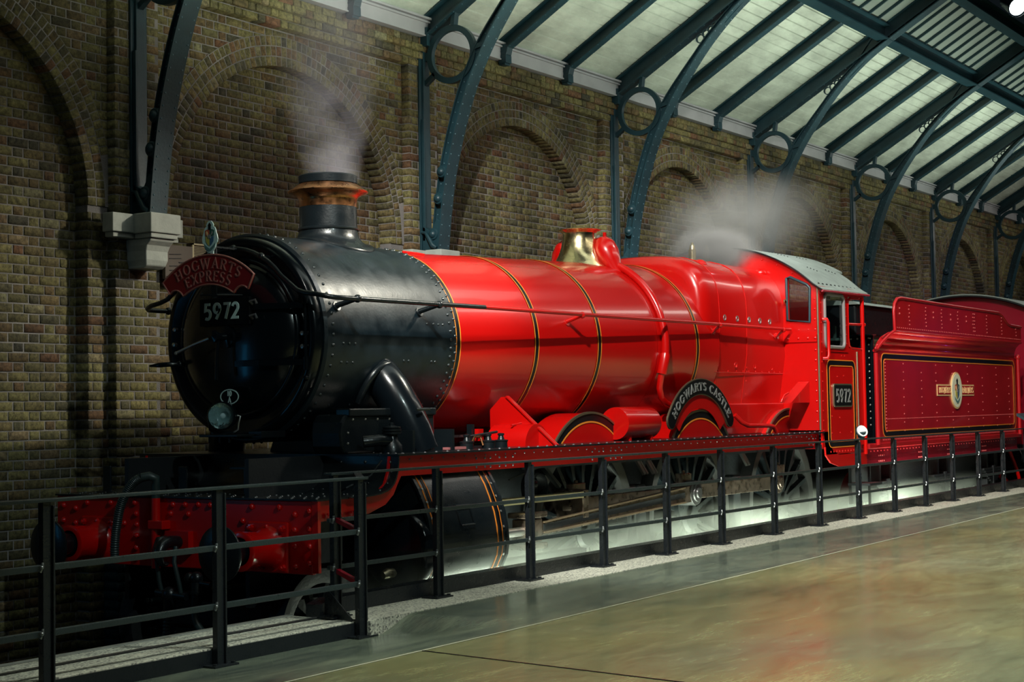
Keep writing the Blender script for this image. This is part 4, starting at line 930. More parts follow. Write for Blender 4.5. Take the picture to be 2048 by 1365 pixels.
# snifting valve and oil boxes on the running plate
def stack(x, y, z, prof, nm, m, n=12):
    s = MB(); s.lathe(prof, (x, y, z), 'z', n); return part(s, nm, m, smooth=40)
sv = stack(-3.28, -1.10, 1.70, [(.085, 0), (.08, .06), (.05, .10), (.045, .14), (.075, .145), (.075, .16), (.06, .163), (.075, .167), (.075, .182), (.06, .186), (.07, .19), (.07, .20), (.02, .21), (.018, .23), (0, .235)], 'snifting_valve', BLACK, 16)
s = MB(); s.tube([(-3.28, -1.10, 1.79), (-3.42, -1.08, 1.80), (-3.50, -1.0, 1.79)], .045, 10); S_(s, 'valve_branch', BLACK, sv, smooth=50)
for x in (-3.12, -2.60):
    s = MB(); s.box(x, x+.03, -1.18, -1.0, 1.70, 1.87); part(s, 'bracket_plate', BLACK)
for x in (-2.33, -2.02, -1.83):
    a = stack(x, -1.13, 1.70, [(.055, 0), (.055, .05), (.06, .055), (.06, .065), (.03, .07), (.02, .10), (.028, .105), (.028, .12), (0, .125)], 'oil_box', BLACK, 14)
s = MB(); s.tube([(-2.25, -1.12, 1.74), (-2.2, -1.12, 1.80), (-2.12, -1.12, 1.80), (-2.08, -1.12, 1.73)], .010, 6); part(s, 'oil_pipe', COPPER)
s = MB(); s.box(-2.62, -2.38, -1.16, -1.10, 1.705, 1.725); part(s, 'tool_bar', mat('pink_strip', (.35, .12, .12), .5))
s = MB(); s.box(-2.35, -1.75, -.80, -.72, 1.79, 1.81); s.box(-2.0, -1.96, -.95, -.9, 1.75, 1.90); s.tube([(-2.1, -1.0, 1.80), (-1.7, -1.0, 1.83)], .012, 6); part(s, 'lubricator_linkage', BLACK)
s = MB(); s.box(-1.97, -1.90, -1.0, -.96, 1.76, 1.86); part(s, 'red_lever', RED)
# --- red motion cover, gusset plate, splashers, reservoir
s = MB(); a0 = [(-1.27-.19*math.cos(R(t)), 1.70+.19*math.sin(R(t))) for t in range(0, 181, 12)]; s.prism([(x, z) for x, z in a0[::-1]], 'y', -1.13, -.72); part(s, 'motion_cover', RED, smooth=40)
s = MB(); s.tube([(-1.40, -.95, 1.88), (-1.22, -.95, 1.90)], .010, 6); part(s, 'cover_handle', RED)
s = MB(); s.prism([(-1.30, 1.70), (-.62, 1.70), (-.62, 2.02), (-.74, 2.13), (-.80, 2.13)], 'x', -1.24, -1.225); GP = part(s, 'gusset_plate', RED)
s = MB(); s.bar((-1.232, -.80, 2.135), (-1.232, -1.31, 1.705), .05, .012, (0, 1, 1)); S_(s, 'gusset_edge', RED, GP)
s = MB(); s.prism([(-1.33, 1.71), (-1.18, 1.71), (-1.02, 2.03), (-1.05, 2.05)], 'y', -.98, -.80)
def splasher(xc, full):
    HW, SG = .64, .275; RS = (HW*HW+SG*SG)/(2*SG); zc = 1.70+SG-RS; a1 = math.degrees(math.asin(HW/RS))
    A = [R(-a1+2*a1*i/28) for i in range(29)]
    for sg in (-1, 1):
        s = MB(); s.prism([(xc+RS*math.sin(a), zc+RS*math.cos(a)) for a in A], 'y', min(sg*.60, sg*.93), max(sg*.60, sg*.93)); sp = part(s, 'splasher', RED, smooth=40)
        if sg < 0:
            def ringstrip(r0, r1, y0, m, nm, e=.004):
                s = MB(); s.strip([(xc+r0*math.sin(a), y0, zc+r0*math.cos(a)) for a in A], [(xc+r1*math.sin(a), y0, zc+r1*math.cos(a)) for a in A], (0, -e, 0)); S_(s, nm, m, sp)
            ringstrip(RS-.008, RS+.012, -.925, DULLBR, 'beading', .02); ringstrip(RS-.075, RS-.008, -.93, LINEBK, 'black_edge'); ringstrip(RS-.092, RS-.077, -.93, ORANGE, 'lining', .005)
for xc in (-.03, 2.25, 4.56): splasher(xc, True)
s = MB(); s.lathe([(0, .40), (.155, .40), (.16, .42), (.16, 1.04), (.155, 1.06), (0, 1.06)], (0, -.95, 1.866), 'x', 36); part(s, 'air_reservoir', RED, smooth=40)
s = MB(); s.box(.50, .53, -1.06, -.80, 1.70, 1.80); s.box(.93, .96, -1.06, -.80, 1.70, 1.80); part(s, 'reservoir_saddle', RED)
# nameplate
NX, NZ, NR = 2.185, 1.40, .83
s = MB(); A = [R(-57+114*i/48) for i in range(49)]
s.strip([(NX+.60*math.sin(a), -.955, NZ+.60*math.cos(a)) for a in A if abs(a) < R(54)], [(NX+.80*math.sin(a), -.955, NZ+.80*math.cos(a)) for a in A if abs(a) < R(54)], (0, -.008, 0)); NB = part(s, 'nameplate_backing', RED)
def platepoly(r0, r1, amax):
    rc = (r0+r1)/2; hw = (r1-r0)/2; P = [(NX+r1*math.sin(R(-amax+2*amax*i/36)), NZ+r1*math.cos(R(-amax+2*amax*i/36))) for i in range(37)]
    c = (NX+rc*math.sin(R(amax)), NZ+rc*math.cos(R(amax))); P += [(c[0]+hw*math.sin(R(amax+t)), c[1]+hw*math.cos(R(amax+t))) for t in range(15, 180, 15)]
    P += [(NX+r0*math.sin(R(amax-2*amax*i/36)), NZ+r0*math.cos(R(amax-2*amax*i/36))) for i in range(37)]
    c = (NX+rc*math.sin(R(-amax)), NZ+rc*math.cos(R(-amax))); P += [(c[0]-hw*math.sin(R(amax-t)) if False else c[0]+hw*math.sin(R(-amax+180+t)), c[1]+hw*math.cos(R(-amax+180+t))) for t in range(15, 180, 15)]
    return P
s = MB(); s.prism(platepoly(.742, .915, 55), 'y', -.985, -.965); PB = part(s, 'nameplate', DULLBR)
s = MB(); s.prism(platepoly(.752, .905, 55), 'y', -.989, -.985); S_(s, 'plate_field', PLATEBK, PB)
letters(word('HOGWARTS CASTLE', sidearc(-.989, NX, NZ, .79), .078, w=.17, serif=.12, gap=.14, width=1.42, e=.008), 'letter', SILV, PB)
# --- running plate, valances, apron, front platform
s = MB(); s.box(-3.54, 4.60, -1.36, 1.36, 1.685, 1.70); RP = part(s, 'running_plate', BLACK)
s = MB(); x = -3.45
while x < 4.6:
    s.rivet((x, -1.325, 1.70), (0, 0, 1), .012, .010); s.rivet((x, -1.285, 1.655), (0, -1, 0), .008, .006); x += .145
for i in range(5):
    s.rivet((-3.4+.02, -1.0-.07*i, 1.70), (0, 0, 1), .012)
for x0 in (-2.42, -.60, 4.3):
    for dx in (0, .12, .2, .33, .42, .53):
        s.rivet((x0+dx, -1.285, 1.63), (0, -1, 0), .011); s.rivet((x0+dx, -1.285, 1.56), (0, -1, 0), .011)
o = S_(s, 'plate_rivets', mat('plate_rivet', (.10, .09, .10), .22, spec=1.0), RP, smooth=70); o['kind'] = 'stuff'
top = [(4.60, 1.684), (-2.8, 1.684), (-3.545, 1.684), (-3.565, 1.57), (-3.61, 1.48), (-3.69, 1.43), (-3.9, 1.40), (-4.36, 1.395)]
bot = [(4.60, 1.54), (-2.8, 1.53), (-3.405, 1.532), (-3.45, 1.475), (-3.50, 1.40), (-3.60, 1.33), (-3.80, 1.275), (-4.36, 1.251)]
for sg in (-1, 1):
    s = MB(); s.strip([(x, sg*1.265, z) for x, z in bot], [(x, sg*1.265, z) for x, z in top], (0, -sg*.0-.018 if sg < 0 else .018, 0)); VL = part(s, 'valance', RED)
    s = MB(); s.box(-4.36, -4.30, sg*1.28-.03, sg*1.28+.03, .90, 1.26)
s = MB()
for x in (-4.28, -4.21, -4.14, -4.02, -3.95): s.rivet((x, -1.30, 1.29), (0, -1, 0), .022)
o = part(s, 'valance_bolts', RED); o['kind'] = 'stuff'
ap = [(-3.535, 1.695), (-3.537, 1.64), (-3.549, 1.575), (-3.568, 1.53), (-3.593, 1.492), (-3.63, 1.462), (-3.678, 1.441), (-3.76, 1.423), (-3.854, 1.414), (-4.093, 1.411)]
s = MB(); s.strip([(x, -1.36, z) for x, z in ap], [(x, 1.36, z) for x, z in ap], (.012, 0, -.008)); APR = part(s, 'curved_apron', BLACK, smooth=50)
s = MB()
for i in range(12): s.rivet((-3.538, -1.28+.235*i, 1.64), (-1, 0, 0), .014)
for i, (x, z) in enumerate([(-3.548, 1.57), (-3.60, 1.485), (-3.69, 1.437), (-3.85, 1.414), (-4.0, 1.411)]):
    for y in (-1.30, -1.12): s.rivet((x, y, z), (-.7, 0, .7), .013)
for i in range(9): s.rivet((-3.86, -1.2+.1*i, 1.414), (0, 0, 1), .012); s.rivet((-3.68, -1.15+.1*i, 1.441), (-.3, 0, .9), .012)
o = S_(s, 'apron_rivets', RIVBK, APR, smooth=70); o['kind'] = 'stuff'
s = MB(); s.box(-4.43, -4.08, -1.33, 1.36, 1.400, 1.412); FP = part(s, 'front_platform', BLACK)
s = MB()
for row, y0 in ((-4.38, 0), (-4.30, .06), (-4.20, .02), (-4.10, .05)):
    y = -1.28+y0
    while y < 1.3: s.rivet((row, y, 1.412), (0, 0, 1), .013, .012); y += .115
o = S_(s, 'platform_rivets', RIVBK, FP, smooth=70); o['kind'] = 'stuff'
for y in (1.16, .32, -.36):
    s = MB(); s.box(-4.08, -4.065, y-.045, y+.045, 1.412, 1.62); s.box(-4.16, -4.06, y-.06, y+.06, 1.412, 1.422); part(s, 'lamp_bracket', BLACK, bevel=.006)
s = MB(); s.box(-4.02, -3.70, -.42, -.12, 1.60, 1.615); s.tube([(-4.0, -.40, 1.60), (-4.0, -.40, 1.42)], .02, 8); s.tube([(-3.72, -.5, 1.58), (-3.80, -.5, 1.58)], .03, 10); part(s, 'valve_bracket', BLACK)
# front steps beside the end post
s = MB(); s.tube([(-3.75, -1.0, 1.41), (-3.9, -1.1, 1.44), (-3.95, -1.2, 1.47), (-3.8, -1.3, 1.55), (-3.7, -1.33, 1.66)], .008, 6); part(s, 'cable', BLACK)
# --- buffer beam
s = MB(); s.box(-4.41, -4.37, -1.27, 1.36, .885, 1.40); BB = part(s, 'buffer_beam', RED, bevel=.008)
s = MB(); s.box(-4.415, -4.385, -1.325, -1.27, .90, 1.40); S_(s, 'beam_end_angle', RED, BB)
rv = [(1.281, 1.324), (1.143, 1.303), (1.012, 1.348), (.749, 1.353), (1.282, 1.207), (1.144, 1.19), (.487, 1.358), (.472, 1.275), (.467, 1.193), (.468, 1.11), (.085, 1.351), (-.044, 1.353), (-.177, 1.356), (-.298, 1.354), (-.427, 1.353), (.107, 1.284), (-.074, 1.284), (-.431, 1.281), (-.706, 1.352), (-.967, 1.353), (-.617, 1.246), (-1.111, 1.304), (-1.245, 1.331), (-1.11, 1.195), (-1.243, 1.206), (-1.113, 1.08), (-1.246, 1.084), (-1.116, .937), (-1.245, .966), (.108, 1.113), (-.067, 1.107), (-.046, 1.037), (1.28, 1.08), (1.28, .96), (1.14, .94), (.6, 1.20), (.47, 1.02), (.47, .94)]
for y, z in rv:
    s = MB(); s.sphere((-4.412, y, z), .023, 10, 6); S_(s, 'rivet', RED, BB, smooth=60)
def buffer(yc):
    s = MB(); zc = 1.06
    s.box(-4.435, -4.41, yc-.19, yc+.19, zc-.17, zc+.19); BP = part(s, 'buffer_base', RED, bevel=.012)
    s = MB(); s.lathe([(.17, -4.43), (.15, -4.445), (.135, -4.48), (.122, -4.53), (.120, -4.62), (.128, -4.67), (.138, -4.70), (.140, -4.715), (.130, -4.722), (.10, -4.722)], (0, yc, zc), 'x', 40)
    s.box(-4.68, -4.60, yc-.05, yc+.05, zc+.11, zc+.130); S_(s, 'buffer_housing', RED, BP, smooth=40)
    s = MB(); s.lathe([(.085, -4.70), (.085, -4.88), (.10, -4.90)], (0, yc, zc), 'x', 32); S_(s, 'buffer_ram', GLOSSBK, BP, smooth=40)
    s = MB(); s.lathe([(.10, -4.885), (.19, -4.895), (.196, -4.905), (.196, -4.918), (.185, -4.925), (.10, -4.936), (.001, -4.94)], (0, yc, zc), 'x', 48); S_(s, 'buffer_head', BLACK, BP, smooth=40)
    for dy_, dz in ((-.15, .145), (.15, .145), (-.15, -.13), (.15, -.13)):
        s = MB(); s.lathe([(.026, -4.435), (.026, -4.458), (.014, -4.46), (.014, -4.475), (0, -4.476)], (0, yc+dy_, zc+dz), 'x', 6); S_(s, 'bolt', RED, BP)
    for yy in (.0,):
        s = MB(); s.sphere((-4.44, yc, zc+.155), .018); S_(s, 'rivet', RED, BP)
buffer(-.87); buffer(.87)
# vacuum stand pipe and corrugated hose
s = MB(); s.tube([(-4.46, .215, .88), (-4.46, .215, 1.40)], .034, 14); VP = part(s, 'vacuum_standpipe', RED, smooth=60)
s = MB(); s.box(-4.50, -4.41, .11, .26, 1.17, 1.235); S_(s, 'pipe_clamp', RED, VP, bevel=.006)
s = MB(); s.tube([(-4.46, .215, 1.40), (-4.46, .215, 1.50), (-4.47, .20, 1.545), (-4.50, .235, 1.565), (-4.54, .28, 1.555)], .034, 14); S_(s, 'pipe_elbow', GREY, VP, smooth=60)
hp = [(-4.54, .28, 1.555), (-4.57, .33, 1.52), (-4.59, .39, 1.44), (-4.60, .44, 1.34), (-4.60, .475, 1.22), (-4.60, .497, 1.10), (-4.60, .505, .97), (-4.60, .505, .92)]
def smoothpath(P, n):
    Q = []
    for i in range(len(P)-1):
        p0 = Vector(P[max(i-1, 0)]); p1 = Vector(P[i]); p2 = Vector(P[i+1]); p3 = Vector(P[min(i+2, len(P)-1)])
        for j in range(n):
            t = j/n; Q.append(0.5*((2*p1)+(-p0+p2)*t+(2*p0-5*p1+4*p2-p3)*t*t+(-p0+3*p1-3*p2+p3)*t**3))
    return Q+[Vector(P[-1])]
Q = smoothpath(hp, 30); s = MB(); s.tube(Q, [(.036 if (i//2) % 2 else .030) for i in range(len(Q))], 14); part(s, 'vacuum_hose', GREY, smooth=80)
# coupling hook, shackle and hoses
s = MB(); s.box(-4.46, -4.41, -.12, .12, 1.0, 1.16); HK = part(s, 'drawhook_plate', RED)
s = MB(); hk = [(-4.45, -.02, 1.08), (-4.56, -.02, 1.09), (-4.63, -.02, 1.06), (-4.66, -.02, 1.0), (-4.63, -.02, .94), (-4.57, -.02, .93)]; s.tube(smoothpath(hk, 4), [.045]*12+[.04, .036, .034, .03, .026, .02, .016, .014, .012], 10) if len(smoothpath(hk, 4)) == 21 else s.tube(smoothpath(hk, 4), .04, 10)
s.tube([(-4.50, .06, 1.12), (-4.56, .07, 1.10), (-4.60, .06, 1.02), (-4.58, .05, .94)], [.012, .035, .04, .015], 8); S_(s, 'drawhook', BLACK, HK, smooth=60)
for y in (.045, -.115):
    s = MB(); s.tube([(-4.58, y, 1.06), (-4.61, y*1.1, .95), (-4.60, y*1.25-.02, .80), (-4.58, y*1.2-.03, .70)], .017, 8); S_(s, 'coupling_link', GREY, HK, smooth=60)
s = MB(); s.tube([(-4.58, .08, .72), (-4.58, -.22, .70)], .03, 10); s.sphere((-4.58, -.05, .71), .06); s.tube([(-4.58, -.05, .70), (-4.59, -.05, .60)], [.05, .04], 12); S_(s, 'coupling_screw', BLACK, HK, smooth=50)
Q = smoothpath([(-4.59, -.05, .62), (-4.60, -.04, .5), (-4.60, -.03, .38), (-4.58, .02, .28)], 20); s = MB(); s.tube(Q, [(.032 if (i//2) % 2 else .027) for i in range(len(Q))], 12); part(s, 'heating_hose', GREY, smooth=80)
s = MB(); s.sphere((-4.52, -.26, .83), .05); s.sphere((-4.52, -.19, .83), .042); s.tube([(-4.52, -.26, .83), (-4.52, -.26, .70), (-4.54, -.26, .60)], [.04, .045, .036], 12); s.tube([(-4.52, -.26, .80), (-4.52, -.40, .79)], .018, 8); s.tube([(-4.52, -.26, .74), (-4.52, -.26, .72)], .055, 12); VH = part(s, 'brake_valve', BLACK, smooth=50)
s = MB(); s.tube(smoothpath([(-4.54, -.26, .62), (-4.56, -.29, .52), (-4.56, -.40, .42), (-4.54, -.55, .32), (-4.5, -.62, .22)], 8), .028, 12); S_(s, 'brake_hose', GREY, VH, smooth=80)
# --- frames
s = MB()
for sg in (-1, 1): s.box(-4.37, 5.7, sg*.62-.02, sg*.62+.02, .62, 1.69)
s.box(-4.37, -4.0, -1.2, 1.2, .95, 1.38); s.box(-3.3, -2.2, -.62, .62, .9, 1.65); part(s, 'main_frames', DARK)
s = MB(); s.box(-4.1, -1.2, -.50, .50, .42, .60); s.box(-3.95, -1.45, -.86, -.82, .40, .62); part(s, 'bogie_frame', DARK)
# --- cylinders
def cylpts(off):
    # section in (y,z), near side
    return [(-.70, 1.53), (-1.10, 1.545), (-1.235, 1.52), (-1.30, 1.42), (-1.345, 1.32), (-1.39, 1.20), (-1.415, 1.08), (-1.425, .96), (-1.41, .86), (-1.36, .76), (-1.28, .68), (-1.15, .625), (-.95, .62), (-.70, .66)]
for sg in (-1, 1):
    def sec(d=0.0):
        out = []
        for y, z in cylpts(0):
            cy, cz = -1.0, 1.05; L = math.hypot(y-cy, z-cz); out.append((sg*-1*(cy+(y-cy)*(L+d)/L), cz+(z-cz)*(L+d)/L))
        return out
    s = MB(); s.prism(sec(), 'x', -3.22, -2.20); CY = part(s, 'cylinder', BLACK, smooth=35)
    if sg > 0: continue
    for x in (-3.14, -2.30):
        for dx, w, m, nm in ((0, .036, LINEBK, 'band'), (-.038, .009, ORANGE, 'lining'), (.029, .009, ORANGE, 'lining')):
            a = sec(.004+(.002 if m is ORANGE else 0)); s = MB(); s.strip([(x+dx, y, z) for y, z in a], [(x+dx+w, y, z) for y, z in a], (0, 0, 0)); s.strip([(x+dx, y, z) for y, z in sec(-.01)], [(x+dx, y, z) for y, z in a], (w, 0, 0)); S_(s, nm, m, CY)
    a = sec(.012)
    for x in (-3.235, -2.215):
        s = MB(); s.strip([(x, y, z) for y, z in sec(-.01)], [(x, y, z) for y, z in a], (.03, 0, 0)); S_(s, 'end_flange', BLACK, CY)
    s = MB(); s.lathe([(0, -3.36), (.06, -3.36), (.10, -3.335), (.26, -3.32), (.30, -3.30), (.315, -3.28), (.315, -3.20)], (0, -1.135, .965), 'x', 48); CC = S_(s, 'cylinder_cover', GLOSSBK, CY, smooth=40)
    s = MB(); s.tube([(-3.36, -1.16, .80), (-3.42, -1.15, .80), (-3.46, -1.14, .79)], [.035, .04, .03], 10); s.tube([(-3.40, -1.10, .80), (-3.40, -1.21, .80)], .02, 8); S_(s, 'relief_valve', DULLBR, CY, smooth=50)
    s = MB(); fr = [(-2.86, -1.388, 1.28), (-2.68, -1.388, 1.28), (-2.66, -1.43, 1.13), (-2.84, -1.43, 1.13)]
    for p, q in zip(fr, fr[1:]+fr[:1]): s.tube([p, q], .006, 6)
    S_(s, 'inspection_plate', BLACK, CY)
    s = MB()
    for x in (-3.18, -2.245):
        for i in range(3, 12): y, z = sec(.006)[i]; s.rivet((x, y, z), (0, y+1.0, z-1.05), .011)
    o = S_(s, 'cover_studs', BRSTEEL, CY); o['kind'] = 'stuff'
# --- wheels
TYRE = mat('wheel_tyre', (.10, .10, .10), .35, metal=.7)
def wheel(x, y, z, r, ns, big):
    sg = -1 if y < 0 else 1; yo = y+sg*.07; yi = y-sg*.07
    s = MB(); s.lathe([(r-.11, min(yo, yi)+.01), (r-.05, min(yo, yi)), (r, min(yo, yi)), (r, max(yo, yi)), (r-.05, max(yo, yi)), (r-.11, max(yo, yi)-.01), (r-.11, min(yo, yi)+.01)], (x, 0, z), 'y', 64)
    w = part(s, 'driving_wheel' if big else 'bogie_wheel', TYRE if big else DARK, smooth=40)
    s = MB(); hr = .17 if big else .10; lo, hi = min(y-.085, y+.085), max(y-.085, y+.085); s.lathe([(0.02, lo), (hr*.8, lo), (hr, lo+.03), (hr, hi-.03), (hr*.8, hi), (.02, hi)], (x, 0, z), 'y', 32)
    if big:
        s.prism([(x+(.17*math.cos(R(a))-.15), z+(.17*math.sin(R(a))+.14)) for a in range(0, 360, 20)], 'y', lo, hi)
    S_(s, 'hub', BLACK, w, smooth=40)
    for k in range(ns):
        a = 2*PI*k/ns; c, q = math.cos(a), math.sin(a)
        s = MB(); s.bar((x+c*hr*.8, y, z+q*hr*.8), (x+c*(r-.10), y, z+q*(r-.10)), .075 if big else .05, .045, (-q, 0, c)); S_(s, 'spoke', BLACK, w)
    if big:
        s = MB(); a0 = -40; s.prism([(x+(r-.10)*math.cos(R(a0+t)), z+(r-.10)*math.sin(R(a0+t))) for t in range(-30, 31, 6)]+[(x+(r-.28)*math.cos(R(a0+24)), z+(r-.28)*math.sin(R(a0+24))), (x+(r-.28)*math.cos(R(a0-24)), z+(r-.28)*math.sin(R(a0-24)))], 'y', min(y+sg*.05, y+sg*.075), max(y+sg*.05, y+sg*.075)); S_(s, 'balance_weight', BLACK, w)
AX = [0.03, 2.17, 4.53]; WZ = .862
for x in AX:
    wheel(x, -.77, WZ, .914, 20, True)
    s = MB(); s.lathe([(.80, .70), (.914, .70), (.914, .84), (.80, .84), (.80, .70)], (x, 0, WZ), 'y', 40); s.lathe([(.0, -.7), (.09, -.7), (.09, .8), (0, .8)], (x, 0, WZ), 'y', 16)
    for k in range(20):
        a = 2*PI*k/20; s.bar((x+math.cos(a)*.1, .77, WZ+math.sin(a)*.1), (x+math.cos(a)*.82, .77, WZ+math.sin(a)*.82), .07, .045, (-math.sin(a), 0, math.cos(a)))
    part(s, 'driving_wheel', DARK)
for x in (-3.80, -1.66):
    wheel(x, -.77, .405, .457, 10, False)
    s = MB(); s.lathe([(.36, .70), (.457, .70), (.457, .84), (.36, .84), (.36, .70)], (x, 0, .405), 'y', 40); s.lathe([(.0, -.7), (.07, -.7), (.07, .8), (0, .8)], (x, 0, .405), 'y', 16); part(s, 'bogie_wheel', DARK)
# --- rods
PO = (-.37, .27)
def rod(a, b, y, h0, h1, th, nm, m, boss=True):
    s = MB(); a = Vector(a); b = Vector(b); d = (b-a).normalized(); nn = Vector((-d.z, 0, d.x)) if True else None
    vs = [(a.x-nn.x*h0, y-th/2, a.z-nn.z*h0), (a.x+nn.x*h0, y-th/2, a.z+nn.z*h0), (b.x+nn.x*h1, y-th/2, b.z+nn.z*h1), (b.x-nn.x*h1, y-th/2, b.z-nn.z*h1)]
    vs += [(v[0], y+th/2, v[2]) for v in vs]; s.add(vs, [(3, 2, 1, 0), (4, 5, 6, 7), (0, 1, 5, 4), (1, 2, 6, 5), (2, 3, 7, 6), (3, 0, 4, 7)]); return part(s, nm, m, bevel=.006)
PIN = [(x+PO[0], WZ+PO[1]) for x in AX]
cr1 = rod((PIN[0][0], 0, PIN[0][1]), (PIN[1][0], 0, PIN[1][1]), -.95, .065, .065, .05, 'coupling_rod', STEEL)
cr2 = rod((PIN[1][0], 0, PIN[1][1]), (PIN[2][0], 0, PIN[2][1]), -.95, .075, .075, .05, 'coupling_rod', STEEL)
for i, (x, z) in enumerate(PIN):
    s = MB(); s.lathe([(.0, -1.0 if i != 1 else -1.14), (.05, -1.0 if i != 1 else -1.14), (.055, -.99 if i != 1 else -1.125), (.085, -.985 if i != 1 else -1.12), (.09, -.975 if i != 1 else -1.105), (.125, -.97 if i != 1 else -1.10), (.13, -.96 if i != 1 else -1.08), (.13, -.88)], (x, 0, z), 'y', 32); part(s, 'crank_pin', STEEL if i != 1 else TYRE, smooth=40)
    s = MB(); s.box(x-.11, x+.11, -.99, -.91, z+.10, z+.20); s.lathe([(.02, z+.20), (.02, z+.225), (0, z+.23)], (x, -.95, 0), 'z', 8); part(s, 'oil_cup', STEEL, bevel=.01)
CRX, CRZ = -1.28, .965
con = rod((CRX, 0, CRZ), (PIN[1][0], 0, PIN[1][1]), -1.06, .055, .085, .06, 'connecting_rod', STEEL)
s = MB(); a = Vector((CRX+.15, -1.093, CRZ+.02)); b = Vector((PIN[1][0]-.25, -1.093, PIN[1][1]-.01)); 
for off in (-1, 1):
    dd = (b-a).normalized(); nn = Vector((-dd.z, 0, dd.x)); h = lambda t: .045+.028*t
    s.bar(a+nn*off*h(0), b+nn*off*h(1), .032, .014, (-dd.z, 0, dd.x))
S_(s, 'fluted_edge', mat('rod_edge', (.36, .26, .17), .35, metal=.8), con)
s = MB(); s.bar(a, b, .004, .055, (-dd.z, 0, dd.x)); S_(s, 'flute', DARK, con)  # dark strip laid on the rod, shade of the groove put into its colour
s = MB(); s.box(CRX-.16, CRX+.18, -1.12, -.92, CRZ+.11, CRZ+.16); s.box(CRX-.16, CRX+.18, -1.12, -.92, CRZ-.16, CRZ-.11); s.box(CRX-.12, CRX+.12, -1.10, -.94, CRZ-.1, CRZ+.1); part(s, 'crosshead', STEEL, bevel=.01)
s = MB(); s.box(-2.18, -.42, -1.10, -.98, 1.205, 1.26); part(s, 'slide_bar', mat('straw_steel', (.42, .36, .20), .4, metal=.7)); s = MB(); s.box(-2.18, -.42, -1.10, -.98, .70, .75); part(s, 'slide_bar', DARK)
s = MB(); s.tube([(-2.2, -1.04, .965), (-1.40, -1.04, .965)], .04, 12); part(s, 'piston_rod', BRSTEEL, smooth=50)
s = MB(); s.box(-.46, -.36, -1.10, -.60, 1.02, 1.28); part(s, 'motion_bracket', STEEL, bevel=.01)
s = MB(); s.lathe([(.12, -1.02), (.14, -1.0), (.14, -.9)], (-1.05, 0, 1.33), 'y', 24); s.sphere((-1.15, -1.0, 1.36), .05); s.bar((-1.0, -1.0, 1.52), (-.72, -1.0, 1.32), .03, .05, (0, -1, 0)); s.bar((-1.6, -1.05, 1.42), (-.5, -1.05, 1.62), .01, .012); part(s, 'lubricator', BLACK, smooth=50)
for x in (1.15, 3.35, .95):
    s = MB(); s.bar((x, -.80, 1.62), (x+.18, -.86, 1.35), .035, .03, (0, -1, 0)); s.bar((x+.06, -.80, 1.60), (x+.24, -.86, 1.35), .02, .03, (0, -1, 0)); part(s, 'brake_hanger', BRSTEEL)
    s = MB(); s.box(x-.12, x+.05, -.84, -.70, .62, 1.25); part(s, 'brake_block', DARK, bevel=.02)
s = MB(); s.box(-1.4, 4.9, -1.08, -1.04, 1.50, 1.53); part(s, 'reach_rod', BLACK)
# ================================================================== CAB
def zarc(y, R0=1.885, zt=3.93): return zt-R0+math.sqrt(R0*R0-min(abs(y), 1.45)**2)
def rrect(x0, x1, z0, z1, r, n=5):
    P = []
    for cx, cz, a0 in ((x1-r, z1-r, 0), (x0+r, z1-r, 90), (x0+r, z0+r, 180), (x1-r, z0+r, 270)):
        for i in range(n+1): a = R(a0+90*i/n); P.append((cx+r*math.cos(a), cz+r*math.sin(a)))
    return P
# cab front with the two shaped windows
WIN = [(-.945, 3.02), (-1.225, 2.99), (-1.235, 3.39), (-1.20, 3.43), (-.99, 3.53), (-.945, 3.52)]
def cabfront():
    s = MB(); N = 66
    for i in range(N):
        ya = -1.32+2.64*i/N; yb = ya+2.64/N; ym = abs((ya+yb)/2)
        zb = 1.72 if True else 0
        if .945 < ym < 1.232:
            hi = 3.43+(3.53-3.43)*(1.20-ym)/.21 if ym > .99 else 3.53
            spans = [(zb, 3.0), (min(hi, zarc(ym)-.03), None)]
        else: spans = [(zb, None)]
        for z0, z1 in spans:
            t0 = zarc(ya)-.004 if z1 is None else z1; t1 = zarc(yb)-.004 if z1 is None else z1
            s.add([(4.56, ya, z0), (4.56, yb, z0), (4.56, yb, t1), (4.56, ya, t0), (4.585, ya, z0), (4.585, yb, z0), (4.585, yb, t1), (4.585, ya, t0)], [(0, 3, 2, 1), (4, 5, 6, 7), (0, 1, 5, 4), (2, 3, 7, 6), (1, 2, 6, 5), (3, 0, 4, 7)])
    return part(s, 'cab_front', RED)
CF = cabfront()
for sg in (1, -1):
    s = MB(); pts = [(4.548, y*sg, z) for y, z in WIN]; s.tube(pts, .017, 8, closed=True); S_(s, 'window_frame', IRON, CF, smooth=50)
    s = MB(); s.prism([(y*sg, z) for y, z in WIN], 'x', 4.57, 4.575); S_(s, 'window_pane', GLASSM, CF)
s = MB(); s.lathe([(0, -.02), (.03, -.01), (.03, .01), (0, .02)], (4.53, -.93, 3.24), 'y', 10); S_(s, 'window_catch', BRASS, CF)
s = MB(); s.box(4.545, 4.562, -1.31, -.88, 2.755, 2.84); S_(s, 'joint_plate', RED, CF)
s = MB()
for y in (-1.29, -1.20, -1.08, -.95): s.rivet((4.545, y, 2.80), (-1, 0, 0), .016); s.rivet((4.56, y-.0, 2.90), (-1, 0, 0), .011)
for i in range(13): s.rivet((4.56, -1.285, 1.82+.12*i), (-1, 0, 0), .014)
for i in range(11): y = -1.2+.19*i; s.rivet((4.56, y, zarc(y)-.06), (-1, 0, 0), .014)
o = S_(s, 'front_rivets', RED, CF); o['kind'] = 'stuff'
s = MB(); s.tube([(4.555, -1.325, 1.72), (4.555, -1.325, 3.40)], .013, 8); S_(s, 'brass_beading', DULLBR, CF, smooth=60)
